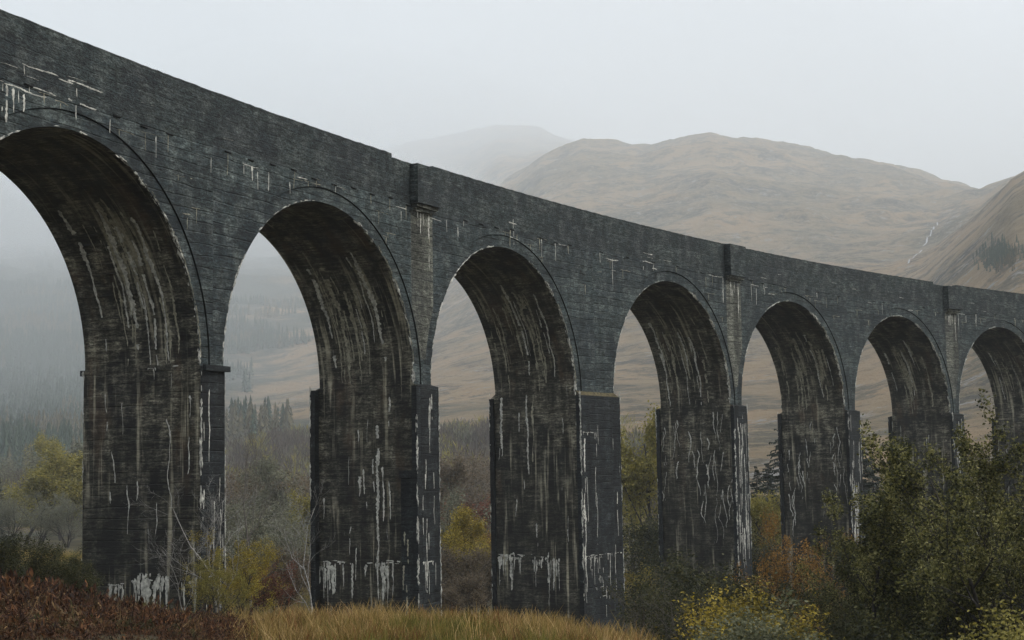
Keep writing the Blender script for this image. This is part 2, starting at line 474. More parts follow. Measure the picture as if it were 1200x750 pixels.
    crust(mb, [Pv(s0 - exl + 0.01, n0 + 0.03, z) for z in zz], 2, 0.06, cr + 0.05, 2.0, i * 3 + 3)
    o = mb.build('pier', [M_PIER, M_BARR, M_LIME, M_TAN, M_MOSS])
    if i == 2:
        db = VMB()
        vbox(db, s0 - 0.3, s0 - 0.002, e - 0.95, e - 0.3, zb, -4.45, 40)
        vbox(db, s0 - 0.36, s0 - 0.002, e - 1.0, e - 0.25, -4.447, -4.1, 60)
        fd = lambda u, v, q: Pv(s0 - 0.3 - q, u, v)
        for k in range(4): ribbon(db, fd, rnd.uniform(e - 0.9, e - 0.35), rnd.uniform(-9.5, -6.5), rnd.uniform(0.8, 2.2), 0.12, 1, 0.03)
        db.build('drain_duct', [M_PIER, M_TAN], o)
    # moulding at the springing
    if i != 1: return o
    z0, z1 = -0.2, 0.02
    for (p0, p1) in (((s0 + 0.09, 0.102), (s1 + 0.12, 0.26)), ((s0 + 0.09, -DECK_W - 0.32), (s1 + 0.12, -DECK_W - 0.102))):
        ib = VMB()
        cs = [(p0[0], p0[1]), (p1[0], p0[1]), (p1[0], p1[1]), (p0[0], p1[1])]
        lo = [Pv(a, b, z0) for a, b in cs]; hi = [Pv(a, b, z1) for a, b in cs]
        for k in range(4):
            q = (k + 1) % 4
            ib.quad([lo[k], lo[q], hi[q], hi[k]], [(0, 0), (1, 0), (1, .2), (0, .2)])
        ib.quad(hi, [(0, 0), (1, 0), (1, 1), (0, 1)]); ib.quad(lo[::-1], [(0, 0), (1, 0), (1, 1), (0, 1)])
        ib.build('impost', M_PIER, o)
    return o


def span(i):
    """arch between pier i and pier i+1"""
    a0, a1 = PIERS[i][1], PIERS[i + 1][0]
    c = (a0 + a1) / 2
    sl, sr = (PIERS[i][0] + PIERS[i][1]) / 2, (PIERS[i + 1][0] + PIERS[i + 1][1]) / 2
    ou, ov = i * 31.3, i * 7.7
    mb = VMB()
    N = 72
    th = [PI * k / N for k in range(N + 1)]
    ns = 14
    # barrel
    P = [[Pv(c + R0 * math.cos(t), -DECK_W * q / ns, R0 * math.sin(t)) for q in range(ns + 1)] for t in th]
    U = [[(ou + DECK_W * q / ns, ov + (R0 * t if t < PI / 2 else R0 * (PI - t) + 50)) for q in range(ns + 1)] for t in th]
    mb.grid(P, U, 1, True)
    RO = R0 + RING
    for (n_ring, n_wall, fl) in ((0.0, PROUD, False), (-DECK_W, -DECK_W - PROUD, True)):
        RG = RO - 0.032; dn = 0.09 if not fl else -0.09
        rr3 = (R0, (R0 + RG) / 2, RG)
        P = [[Pv(c + r * math.cos(t), n_ring, r * math.sin(t)) for r in rr3] for t in th]
        U = [[(ou + c + r * math.cos(t), ov + r * math.sin(t)) for r in rr3] for t in th]
        mb.grid(P, U, 0, False, fl)
        P = [[Pv(c + r * math.cos(t), n, r * math.sin(t)) for r, n in ((RG, n_ring), (RG, n_ring - dn), (RO, n_ring - dn), (RO, n_wall))] for t in th]
        mb.grid(P, [[(ou + q, ov + t) for q in (0, .1, .2, .3)] for t in th], 4, False, fl)
        # wall over the ring
        cols = []
        if sl < c - RO - 1e-3: cols += list(np.linspace(sl, c - RO, 3)[:-1])
        cols += [c + RO * math.cos(t) for t in th[::-1]]
        if sr > c + RO + 1e-3: cols += list(np.linspace(c + RO, sr, 3)[1:])
        cols = [min(max(s, sl), sr) for s in cols]
        rows = 12
        P = []; U = []
        for q in range(rows + 1):
            pr = []; ur = []
            for s in cols:
                d = abs(s - c)
                zb = math.sqrt(max(RO * RO - d * d, 0)) if d < RO else 0.0
                z = zb + (Z_PAR - zb) * q / rows
                pr.append(Pv(s, n_wall, z)); ur.append((ou + s, ov + z))
            P.append(pr); U.append(ur)
        mb.grid(P, U, 0, False, fl)
    # bits of wall beside wide piers stand on the pier top
    bar = lambda u, v, o: Pv(c + (R0 - o) * math.cos(v / R0), u, (R0 - o) * math.sin(v / R0))
    if 0 <= i <= 6:
        # tan and white runs on the haunch facing the camera
        for k in range({0: 22, 1: 16, 2: 16, 3: 14, 4: 18, 5: 14}.get(i, 12)):
            v0 = R0 * rnd.triangular(0.25, 1.0, 0.75)
            u = -rnd.triangular(0.35, DECK_W - 0.2, 3.2)
            L = min(v0 - 0.1, rnd.uniform(0.8, 4.8))
            ribbon(mb, bar, u, v0, L, rnd.triangular(0.04, 0.34, 0.1), 3 if rnd.random() < 0.8 else 2, 0.05, thick=0.01)
        for k in range({0: 7, 1: 6, 2: 6, 3: 5, 4: 5, 5: 3}.get(i, 2)):      # a few long bold ones, right down past the springing line
            v0 = R0 * rnd.uniform(0.6, 0.98); u = -rnd.uniform(1.2, DECK_W - 0.25)
            ribbon(mb, bar, u, v0, min(v0 - .05, rnd.uniform(3.2, 6.4)), rnd.uniform(0.16, 0.34), 3 if rnd.random() < 0.6 else 2, 0.07, thick=0.012)
        tc = np.arange(0.02, 2.2, 0.014)
        crust(mb, [Pv(c + (R0 + 0.02) * math.cos(t), -0.03, (R0 + 0.02) * math.sin(t)) for t in tc if t < 1.25], 2, 0.085, 0.38, 1.6, i * 5 + 1)
        crust(mb, [Pv(c + (R0 + 0.07) * math.cos(t), 0.0, (R0 + 0.07) * math.sin(t)) for t in tc if t < 0.95], 3, 0.05, 0.4, 2.6, i * 5 + 2)
        tl = np.arange(1.5, PI - 0.03, 0.014)
        crust(mb, [Pv(c + (R0 + 0.03) * math.cos(t), -0.01, (R0 + 0.03) * math.sin(t)) for t in tl], 2, 0.06, 0.5, 1.6, i * 5 + 3)
    # runs on the spandrel
    wall = lambda u, v, o: Pv(u, PROUD + o, v)
    for k in range(7):
        u = rnd.uniform(sl + 0.5, sr - 0.5); d = abs(u - c)
        zb = math.sqrt(max(RO * RO - d * d, 0)) if d < RO else 0
        v = rnd.uniform(max(zb + 0.2, 4), Z_PAR - 0.1)
        ribbon(mb, wall, u, v, min(rnd.uniform(0.2, 0.8), v - zb), rnd.uniform(0.03, 0.1), 3, 0.05)
        ribbon(mb, wall, u - 0.3, v, rnd.uniform(0.3, 1.4), 0.03, 3, 0.08, True)
    for (a, b, kind, L) in SPAN_MARKS.get(i, ()):
        if kind == 'd': ribbon(mb, wall, a, b, L, 0.07, 2, 0.03)
        elif kind == 'h': ribbon(mb, wall, a, b, L, 0.05, 2, 0.06, True)
        elif kind == 'b': ribbon(mb, wall, a, b, L, 0.14, 2, 0.03)
    # drain slots under the parapet
    for k in range(int((sr - sl) / 1.62)):
        s = sl + 0.8 + k * 1.62
        if s > sr - 0.6: break
        if rnd.random() < 0.3: continue
        dz_ = rnd.uniform(-0.05, 0.1)
        a_, b_ = 8.55 + dz_, 8.53 + dz_
        mb.grid([[wall(s, a_, -.01), wall(s, a_, 0.05), wall(s, a_ + 0.045, 0.05), wall(s, a_ + 0.045, -.01)], [wall(s + 0.42, b_, -.01), wall(s + 0.42, b_, 0.05), wall(s + 0.42, b_ + .045, 0.05), wall(s + 0.42, b_ + .045, -.01)]],
                [[(0, 0)] * 4] * 2, 4)
        if rnd.random() < 0.5: ribbon(mb, wall, s + rnd.uniform(0, .4), b_, rnd.uniform(0.2, 1.1), rnd.uniform(.03, .1), 2 if rnd.random() < .5 else 3, 0.04)
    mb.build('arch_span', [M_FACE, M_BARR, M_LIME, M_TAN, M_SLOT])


SPAN_MARKS = {
    0: [(-46.5, 9.26 - .65, 'h', 1.8), (-47.4, 8.42, 'h', 2.2), (-47.25, 8.4, 'b', 1.5), (-47.45, 8.4, 'b', 0.9), (-46.9, 8.38, 'b', 0.8), (-46.38, 8.3, 'b', 0.6), (-46.65, 8.35, 'd', 0.4), (-48.6, 8.45, 'h', 1.2),
        (-44.06, 8.6, 'h', 1.6), (-43.6, 8.5, 'd', 0.5), (-38.9, 8.31, 'd', 0.8), (-41.7, 8.4, 'd', .5)],
    1: [(-33.1, 8.3, 'h', 1.3), (-33.0, 8.28, 'd', 0.4), (-32.4, 8.3, 'b', 0.6), (-32.0, 8.35, 'd', 0.95), (-31.2, 8.25, 'd', 0.8), (-35.33, 8.15, 'd', 0.6), (-29.2, 8.4, 'h', 1.0), (-26.2, 8.5, 'h', .8), (-29.6, 8.1, 'd', .5), (-20.9, 8.3, 'h', 1.2), (-20.2, 8.3, 'd', .6)],
    2: [(-8.98, 8.6, 'd', 0.75), (-9.4, 8.2, 'h', 0.9), (-17.6, 8.2, 'h', 1.2), (-15.9, 8.3, 'd', .6), (-14.8, 8.1, 'd', .5), (-4, 8.5, 'h', .9)],
    3: [(2.4, 8.3, 'd', 1.6), (1.55, 8.25, 'h', 1.6), (2.1, 7.6, 'h', 0.7), (6.2, 8.55, 'h', 1.3), (7.2, 8.2, 'h', .8), (6.3, 8.4, 'd', .4), (14.9, 8.5, 'h', 2.0), (16.9, 8.5, 'b', 1.7)],
    4: [(20.9, 8.4, 'd', 1.2), (20.9, 8.35, 'h', 2.4), (21.6, 8.2, 'd', 1.2), (22.8, 8.3, 'd', .5), (23.3, 7.9, 'h', 1.0)],
    5: [(38, 8.4, 'h', 1.2), (45, 8.2, 'h', .8), (49.5, 8.3, 'd', .5)],
    6: [(52.0, 8.4, 'h', 2.4), (53.3, 8.35, 'd', 1.5), (54.6, 8.3, 'd', .6)],
}

for i in sorted(PIERS): pier(i)
for i in sorted(PIERS)[:-1]: span(i)

# upright strip of paler concrete and plinth over wide pier
S_MIN = (PIERS[-1][0] + PIERS[-1][1]) / 2
S_MAX = (PIERS[9][0] + PIERS[9][1]) / 2
REFUGE = {0: 0.0, 2: 0.0, 4: 0.1, 6: 0.0, 8: 0.0}


def top_z(s):
    z = Z_TOP + 0.03 * (rnd.random() - 0.5)
    for i in REFUGE:
        c = (PIERS[i][0] + PIERS[i][1]) / 2
        if i in (2, 6) and c - 2.7 < s < c + 1.15: z -= 0.2
        if i == 4 and c - 1.2 < s < c + 1.4: z += 0.02
    return z


def parapet(n_out, n_in, front):
    mb = VMB()
    ss = sorted(set(list(np.arange(S_MIN, S_MAX, 0.35)) + [v for i in (2, 6) for c in [(PIERS[i][0] + PIERS[i][1]) / 2] for v in (c - 2.71, c - 2.69, c + 1.14, c + 1.16)]))
    tz = [top_z(s) for s in ss]
    z0 = Z_PAR - (0.0 if front else 0.0)
    rows_o = []; uo = []
    for q in range(9):
        rows_o.append([Pv(s, n_out, z0 + (t - z0) * q / 8) for s, t in zip(ss, tz)])
        uo.append([(s, z0 + (t - z0) * q / 8) for s, t in zip(ss, tz)])
    mb.grid(rows_o, uo, 0, False, not front)
    mb.grid([[Pv(s, n_out, t) for s, t in zip(ss, tz)], [Pv(s, n_in, t - 0.01) for s, t in zip(ss, tz)]], [[(s, 0) for s in ss], [(s, 0.4) for s in ss]], 0)
    mb.grid([[Pv(s, n_in, t - 0.01) for s, t in zip(ss, tz)], [Pv(s, n_in, z0) for s in ss]], [[(s, 0) for s in ss], [(s, 2) for s in ss]], 0)
    mb.grid([[Pv(s, n_in, z0) for s in ss], [Pv(s, n_out, z0) for s in ss]], [[(s, 0) for s in ss], [(s, .4) for s in ss]], 0)
    if front:
        wall = lambda u, v, o: Pv(u, n_out + o, v)
        for (a, b, L, hz) in ((-46.5, 9.3, 1.9, True), (-44.1, 9.28, 2.0, True), (-43.6, 9.1, 0.3, False), (-46.4, 9.25, 0.3, False), (-44.6, 9.2, .8, True), (-9.0, 9.25, .5, False), (-9.5, 9.0, .9, True), (6.3, 9.1, 1.2, True)):
            ribbon(mb, wall, a, b, L, 0.06, 1, 0.05, hz)
        for k in range(16): ribbon(mb, wall, rnd.uniform(-52, 60), rnd.uniform(8.8, 9.5), rnd.uniform(0.3, 1.2), 0.025, 1, 0.04, True)
    mb.build('parapet', [M_PARA, M_LIME])


parapet(PROUD, PROUD - 0.4, True)
parapet(-DECK_W - PROUD, -DECK_W - PROUD + 0.4, False)

# deck
mb = VMB()
ss = list(np.arange(S_MIN, S_MAX, 1.0))
mb.grid([[Pv(s, PROUD - 0.402, 9.25) for s in ss], [Pv(s, -DECK_W - PROUD + 0.402, 9.25) for s in ss]], [[(s, 0) for s in ss], [(s, 5) for s in ss]], 0, False, True)
mb.grid([[Pv(s, PROUD - 0.402, 8.665) for s in ss], [Pv(s, -DECK_W - PROUD + 0.402, 8.665) for s in ss]], [[(s, 0) for s in ss], [(s, 5) for s in ss]], 0)
mb.build('deck', M_PIER)


for i, dz in REFUGE.items():
    c = (PIERS[i][0] + PIERS[i][1]) / 2
    n_w = PROUD + 0.025
    mb = VMB()
    vbox(mb, c - 1.05, c + 1.15, n_w - 0.3, n_w + 0.42, Z_PAR + 0.02, Z_TOP - (0.25 if i in (2, 6) else 0.03), i * 9.1)
    o = mb.build('refuge', [M_PARA])
    cb = VMB()
    vbox(cb, c - 0.95, c + 1.05, PROUD - 0.02, n_w + 0.3, Z_PAR - 0.16, Z_PAR + 0.017, i * 3.1)
    vbox(cb, c - 0.85, c + 0.95, PROUD - 0.02, n_w + 0.16, Z_PAR - 0.3, Z_PAR - 0.163, i * 3.1 + 4)
    wall = lambda u, v, q: Pv(u, n_w + 0.16 + q, v)
    comb(cb, wall, c - 0.8, Z_PAR - 0.31, 1.6, 1, 2, (0.05, 0.1), 0.05)
    cb.build('corbel', [M_STAIN, M_LIME], o)
    # the sheltered strip below: paler concrete, a shallow pilaster proud of the wall
    pb = VMB()
    ss = list(np.linspace(c - 0.62, c + 0.66, 6)); zz = list(np.linspace(1.2, Z_PAR - 0.302, 16))

    def half(z):          # narrows between the arch rings
        room = 8.2
        return min(1.02, max(0.05, (R0 + WS / 2) - math.sqrt(max((R0 + RING) ** 2 - z * z, 0)) - 0.05))
    P = [[Pv(c + (q - 0.5) * 2 * half(z), PROUD + 0.006, z) for q in (0, .2, .4, .6, .8, 1)] for z in zz]
    U = [[(i * 5 + q * 2 * half(z), z) for q in (0, .2, .4, .6, .8, 1)] for z in zz]
    pb.grid(P, U, 0)
    fw = lambda u, v, q: Pv(u, PROUD + 0.008 + q, v)
    for u, L, w in ((c - 0.35, 0.9, 0.14), (c - 0.1, 1.0, 0.13), (c + 0.2, 0.7, 0.08), (c + 0.68, 2.3, 0.1)):
        ribbon(pb, fw, u, Z_PAR - 0.32, L * rnd.uniform(0.8, 1.2), w, 1, 0.03)
    pb.build('pale_strip', [M_STAIN, M_LIME], o)

# ------------------------------------------------------------------ terrain
RK = np.array([0, 8, 20, 35, 50, 65, 80, 100, 130, 180, 260, 450, 950, 1700, 3700, 4700, 5700, 7400, 9000, 12500], float)
XN = [-400, 0, 150, 330, 500, 640, 740, 900, 1100, 1300, 1700]
ZN = {0: [-1.6] * 11, 8: [-1.7, -1.7, -1.7, -1.7, -1.7, -1.72, -1.75, -1.9, -2, -2, -2],
      20: [-1.8, -1.9, -2.0, -2.15, -2.15, -2.2, -2.35, -3.2, -3.6, -3.6, -3.6],
      35: [-2.2, -2.5, -2.95, -3.12, -3.15, -3.42, -3.9, -6.2, -6.8, -6.8, -6.8],
      50: [-2.6, -3.1, -3.9, -4.6, -4.8, -5.3, -6.2, -8.8, -9, -9, -9],
      65: [-3.2, -4.1, -4.6, -6, -6.8, -7.5, -8.2, -10.4, -10.8, -10.8, -10.8],
      80: [-3.6, -4.4, -5.0, -7, -8, -8.8, -9.4, -11.2, -11.8, -11.8, -11.8],
      100: [-4, -4.6, -5.5, -7.5, -9, -9.8, -10.4, -11.8, -12.3, -12.3, -12.3],
      130: [-4.6, -5.2, -6.2, -8.5, -10, -10.8, -11, -12, -12.6, -12.6, -12.6],
      180: [-6, -6.2, -7.5, -9.5, -11, -11, -11, -11, -11.5, -11.5, -11],
      260: [-7, -7.2, -8.5, -9.5, -9.5, -8.5, -8, -6, -4.5, -4, -4]}
XF = [-400, 0, 150, 260, 330, 420, 500, 545, 590, 640, 690, 760, 840, 900, 960, 1050, 1090, 1110, 1160, 1200, 1300, 1700]
YF = {450: [605, 602, 595, 575, 565, 555, 545, 542, 540, 535, 530, 528, 525, 522, 520, 512, 505, 500, 490, 480, 470, 460],
      950: [525, 520, 512, 500, 492, 478, 470, 465, 460, 450, 440, 435, 430, 425, 418, 380, 350, 325, 280, 240, 190, 150],
      1700: [425, 420, 415, 418, 415, 395, 410, 395, 380, 350, 330, 318, 310, 310, 305, 300, 292, 285, 250, 215, 165, 140],
      3700: [312, 308, 305, 305, 310, 335, 330, 285, 226, 190, 173, 178, 164, 173, 184, 194, 207, 212, 226, 222, 200, 180],
      4700: [275, 272, 268, 270, 278, 300, 300, 270, 225, 200, 185, 190, 178, 184, 195, 205, 215, 222, 236, 240, 230, 220],
      5700: [245, 243, 240, 240, 250, 262, 240, 215, 185, 180, 187, 200, 190, 196, 206, 216, 226, 233, 245, 250, 240, 230],
      7400: [225, 222, 220, 215, 205, 188, 166, 158, 150, 151, 175, 205, 210, 215, 220, 225, 235, 240, 250, 255, 250, 240],
      9000: [205, 205, 200, 195, 190, 180, 172, 168, 165, 170, 185, 215, 220, 225, 230, 235, 240, 245, 255, 260, 255, 250],
      12500: [165, 165, 165, 165, 175, 185, 195, 200, 205, 215, 225, 240, 250, 255, 260, 265, 270, 275, 280, 290, 290, 290]}

ANG_F = np.radians(np.arange(-23, 23.01, 0.1))
ANG = np.concatenate([np.radians(np.arange(-180, -23.5, 5.0)), ANG_F, np.radians(np.arange(25.0, 179.0, 5.0))])
RAD = np.concatenate([np.arange(0.6, 62, 0.45), np.exp(np.arange(math.log(62), math.log(600), 0.018)), np.exp(np.arange(math.log(600), math.log(5200), 0.0075)), np.exp(np.arange(math.log(5200), math.log(12600), 0.015))])
AZ0 = az_of(600)
XA = 600 + FPX * np.tan(np.clip(ANG, math.radians(-30), math.radians(30)))
ZT = np.zeros((len(ANG), len(RK)))
for k, r in enumerate(RK):
    if r in ZN: ZT[:, k] = np.interp(XA, XN, ZN[r])
    else:
        ys = np.interp(XA, XF, YF[r])
        ZT[:, k] = [elev_of(X, y) * r for X, y in zip(XA, ys)]
# away from the view the hills are lower
back = np.clip((np.abs(ANG) - math.radians(30)) / math.radians(40), 0, 1)
for k, r in enumerate(RK):
    if r >= 260: ZT[:, k] = ZT[:, k] * (1 - 0.6 * back)
    if r < 260: ZT[:, k] = ZT[:, k] * (1 - 0.5 * back) - 1.0 * back
# cubic Hermite (monotone) along r
h = np.diff(RK); dl = np.diff(ZT, axis=1) / h
mt = np.zeros_like(ZT); mt[:, 0] = dl[:, 0]; mt[:, -1] = dl[:, -1]
for k in range(1, len(RK) - 1):
    a, b = dl[:, k - 1], dl[:, k]
    mt[:, k] = np.where(a * b > 0, 2 * a * b / np.where(a + b == 0, 1, a + b), 0)
idx = np.clip(np.searchsorted(RK, RAD) - 1, 0, len(RK) - 2)
tt = (RAD - RK[idx]) / h[idx]
h00 = 2 * tt ** 3 - 3 * tt ** 2 + 1; h10 = tt ** 3 - 2 * tt ** 2 + tt; h01 = -2 * tt ** 3 + 3 * tt ** 2; h11 = tt ** 3 - tt ** 2
ZG = h00 * ZT[:, idx] + h10 * h[idx] * mt[:, idx] + h01 * ZT[:, idx + 1] + h11 * h[idx] * mt[:, idx + 1]
GX = CAM[0] + RAD[None, :] * np.sin(ANG + AZ0)[:, None]
GY = CAM[1] + RAD[None, :] * np.cos(ANG + AZ0)[:, None]
RR = np.broadcast_to(RAD[None, :], GX.shape)
ZG = ZG + 0.42 * fbm(GX / 2.6, GY / 2.6, 1) * np.clip(RR / 20, 0.15, 1)
ZG = ZG + np.clip((RR - 60) * 0.018, 0, 5.0) * fbm(GX / 40, GY / 40, 2)
rid = 1 - 2 * np.abs(vnoise(GX / 260 + 0.6 * fbm(GX / 120, GY / 120, 8), GY / 260, 5) - 0.5)
rid2 = 1 - 2 * np.abs(vnoise(GX / 110 + 0.6 * fbm(GX / 60, GY / 60, 18), GY / 110, 15) - 0.5)
ZG = ZG + np.clip((RR - 400) * 0.018, 0, 46.0) * (fbm(GX / 330, GY / 330, 3, 6) - 0.3 * (rid - 0.6) - 0.16 * (rid2 - 0.6))
ZG = ZG + np.clip((RR - 400) * 0.009, 0, 34.0) * (0.22 - 1.1 * np.abs(fbm(GX / 150, GY / 150, 6, 6)) + 0.5 * fbm(GX / 60, GY / 60, 16, 4))
kn = np.clip(vnoise(GX / 68 + 1.3 * fbm(GX / 120, GY / 120, 4), GY / 68, 31) - 0.62, 0, 1) * np.clip(fbm(GX / 210, GY / 210, 36) + 0.12, 0, 1)
ZG = ZG + np.clip((RR - 500) * 0.06, 0, 105.0) * kn
# river channel between the slopes
rc = 158 + 10 * np.sin(ANG * 9)
ZG = ZG - 1.3 * np.exp(-((RR - rc[:, None]) / 7) ** 2) * np.clip((XA[:, None] - 780) / 120, 0, 1)
ZG = ZG + CAM[2]


def hz(x, y):
    dx, dy = x - CAM[0], y - CAM[1]
    r = math.hypot(dx, dy); a = (math.atan2(dx, dy) - AZ0 + PI) % (2 * PI) - PI
    i = int(np.clip(np.searchsorted(ANG, a) - 1, 0, len(ANG) - 2)); j = int(np.clip(np.searchsorted(RAD, r) - 1, 0, len(RAD) - 2))
    fa = min(max((a - ANG[i]) / (ANG[i + 1] - ANG[i]), 0), 1); fr = min(max((r - RAD[j]) / (RAD[j + 1] - RAD[j]), 0), 1)
    return (ZG[i, j] * (1 - fa) + ZG[i + 1, j] * fa) * (1 - fr) + (ZG[i, j + 1] * (1 - fa) + ZG[i + 1, j + 1] * fa) * fr


def hz_np(x, y):
    dx, dy = x - CAM[0], y - CAM[1]
    r = np.hypot(dx, dy); a = (np.arctan2(dx, dy) - AZ0 + PI) % (2 * PI) - PI
    i = np.clip(np.searchsorted(ANG, a) - 1, 0, len(ANG) - 2); j = np.clip(np.searchsorted(RAD, r) - 1, 0, len(RAD) - 2)
    fa = np.clip((a - ANG[i]) / (ANG[i + 1] - ANG[i]), 0, 1); fr = np.clip((r - RAD[j]) / (RAD[j + 1] - RAD[j]), 0, 1)
    return (ZG[i, j] * (1 - fa) + ZG[i + 1, j] * fa) * (1 - fr) + (ZG[i, j + 1] * (1 - fa) + ZG[i + 1, j + 1] * fa) * fr


def hit(X, y):
    """where the ray through a pixel meets the ground"""
    el = elev_of(X, y); a = az_of(X); last = None
    for r in RAD[60::2]:
        px, py = CAM[0] + r * math.sin(a), CAM[1] + r * math.cos(a)
        if hz(px, py) > CAM[2] + el * r and r > 300: return px, py, CAM[2] + el * r, r
    return None


def ground_mat():
    t = NT('valley_ground')
    g = t.n('ShaderNodeNewGeometry').outputs['Position']
    n1 = t.noise(g, 0.25, 5, 0.6); n2 = t.noise(g, 1.7, 6, 0.7); n3 = t.noise(g, 9.0, 4, 0.7)
    c = t.mix(t.ramp(n1, 0.4, 0.62), (0.035, 0.028, 0.014), (0.085, 0.07, 0.028))
    c = t.mix(t.math('MULTIPLY', t.ramp(n2, 0.45, 0.65), 0.7), c, (0.05, 0.05, 0.018))
    c = t.mix(t.math('MULTIPLY', t.ramp(n3, 0.4, 0.7), 0.5), c, (0.02, 0.014, 0.008))
    t.bsdf(c, 0.95, n2, 0.6, 0.1)
    return t.m


def hill_mat():
    t = NT('moor_hillside')
    g = t.n('ShaderNodeNewGeometry').outputs['Position']
    n1 = t.noise(g, 0.0038, 8, 0.66, 0.1); n2 = t.noise(g, 0.017, 9, 0.74, 0.0); n3 = t.noise(g, 0.08, 7, 0.75); n4 = t.noise(t.mapv(g, (1, 1, 1), (9, 9, 9)), 0.0075, 10, 0.78, 0.1)
    c = t.mix(t.ramp(n1, 0.4, 0.6), (0.31, 0.207, 0.105), (0.155, 0.122, 0.064))
    c = t.mix(t.math('MULTIPLY', t.ramp(n2, 0.49, 0.56), 0.85), c, (0.06, 0.056, 0.032))
    c = t.mix(t.math('MULTIPLY', t.ramp(n4, 0.52, 0.58), 0.9), c, (0.03, 0.03, 0.022))
    c = t.mix(t.math('MULTIPLY', t.ramp(n3, 0.46, 0.6), 0.6), c, (0.3, 0.22, 0.125))
    rk = t.math('MULTIPLY', t.ramp(t.noise(g, 0.033, 7, 0.78), 0.56, 0.62), t.ramp(n3, 0.45, 0.56))
    c = t.mix(rk, c, (0.27, 0.265, 0.25))
    # the left side of the glen is planted forest: dark needle litter and scrub under the trees
    dt = t.n('ShaderNodeVectorMath', operation='DOT_PRODUCT'); t.l(g, dt.inputs[0])
    k = math.tan(math.radians(6.5)); fx, fy = FWD[0] / math.hypot(FWD[0], FWD[1]), FWD[1] / math.hypot(FWD[0], FWD[1])
    nx, ny = -RT[0] - k * fx, -RT[1] - k * fy
    dt.inputs[1].default_value = (nx, ny, 0)
    off = nx * CAM[0] + ny * CAM[1]
    fm = t.ramp(t.math('ADD', t.math('SUBTRACT', dt.outputs['Value'], off), t.math('MULTIPLY', t.math('SUBTRACT', n1, 0.5), 900.0)), -60.0, 90.0)
    c = t.mix(t.math('MULTIPLY', fm, 0.85), c, (0.028, 0.045, 0.03))
    t.bsdf(c, 0.95, t.math('ADD', n3, t.math('MULTIPLY', n2, 2.0)), 1.0, 9.0)
    return t.m


def sheet(name, j0, j1, mat, close):
    na = len(ANG); A = list(range(na)) + [0]
    V = np.stack([GX[:, j0:j1], GY[:, j0:j1], ZG[:, j0:j1]], -1)
    nr = j1 - j0
    ii, jj = np.meshgrid(np.arange(na), np.arange(nr - 1), indexing='ij')
    nx = (ii + 1) % na
    F = np.stack([ii * nr + jj, ii * nr + jj + 1, nx * nr + jj + 1, nx * nr + jj], -1).reshape(-1, 4)
    V = V.reshape(-1, 3)
    me = np_mesh(name, V, F, mat, True)
    o = link(name, me)
    if close:
        pass
    return tag(o, kind='structure')


JS = int(np.searchsorted(RAD, 270))
sheet('ground', 0, JS + 1, ground_mat(), True)
sheet('hills', JS, len(RAD), hill_mat(), False)

# river
t = NT('river_water')
g = t.n('ShaderNodeNewGeometry').outputs['Position']
t.bsdf((0.03, 0.035, 0.035), 0.12, t.noise(g, 1.5, 4), 0.15, 0.05, 0.5)
mb = MB(); P = []
for X in range(780, 1700, 30):
    a = az_of(X) - AZ0; r = 158 + 10 * math.sin(a * 9)
    p0 = xy_at(X, r - 5.5); p1 = xy_at(X, r + 5.5)
    z = CAM[2] - 12.95
    P.append([(p0[0], p0[1], z), (p1[0], p1[1], z)])
mb.grid(P, None, 0, True)
tag(mb.build('river', t.m), kind='structure')


# white burn tumbling down the gully between the two hills
mb = MB()
for seg, wd in (([(1112, 262), (1107, 270), (1104, 277), (1098, 284), (1090, 296)], 1.0), ([(1106, 274), (1102, 279)], 1.7), ([(1090, 296), (1080, 305), (1072, 313), (1064, 319)], 0.8)):
    rows = []
    pts = []
    for (a, b), (c_, d_) in zip(seg[:-1], seg[1:]):
        for q in range(4): pts.append((a + (c_ - a) * q / 4 + random.uniform(-.6, .6), b + (d_ - b) * q / 4))
    for px_, py_ in pts:
        hh = hit(px_ + random.uniform(-1, 1), py_)
        if hh is None: continue
        ww = wd * random.uniform(0.6, 1.2)
        rows.append([(hh[0] - RT[0] * ww, hh[1] - RT[1] * ww, hz(hh[0] - RT[0] * ww, hh[1] - RT[1] * ww) + 2.0), (hh[0] + RT[0] * ww, hh[1] + RT[1] * ww, hz(hh[0] + RT[0] * ww, hh[1] + RT[1] * ww) + 2.0)])
    if len(rows) > 1: mb.grid(rows)
tag(mb.build('mountain_stream', plain('white_water', (0.34, 0.345, 0.35), 0.5, 0.2, 0.2)), kind='structure')

# ------------------------------------------------------------------ vegetation materials
def leaf_mat(name, cols, trans=0.35, rough=0.6):
    t = NT(name)
    gi = t.n('ShaderNodeNewGeometry'); oi = t.n('ShaderNodeObjectInfo')
    cr = t.n('ShaderNodeValToRGB')
    while len(cr.color_ramp.elements) < len(cols): cr.color_ramp.elements.new(0.5)
    for k, c in enumerate(cols):
        cr.color_ramp.elements[k].position = k / max(1, len(cols) - 1); cr.color_ramp.elements[k].color = (*c, 1)
    n = t.noise(gi.outputs['Position'], 0.9, 3)
    f = t.math('ADD', t.math('MULTIPLY', gi.outputs['Random Per Island'], 0.7), t.math('MULTIPLY', t.math('SUBTRACT', n, 0.35), 0.9), clamp=True)
    t.l(f, cr.inputs[0])
    d = t.n('ShaderNodeBsdfPrincipled'); t.l(cr.outputs[0], d.inputs['Base Color']); d.inputs['Roughness'].default_value = rough; d.inputs['Specular IOR Level'].default_value = 0.25
    tr = t.n('ShaderNodeBsdfTranslucent'); t.l(cr.outputs[0], tr.inputs[0])
    mx = t.n('ShaderNodeMixShader'); mx.inputs[0].default_value = trans
    t.l(d.outputs[0], mx.inputs[1]); t.l(tr.outputs[0], mx.inputs[2]); t.l(mx.outputs[0], t.out.inputs[0])
    return t.m


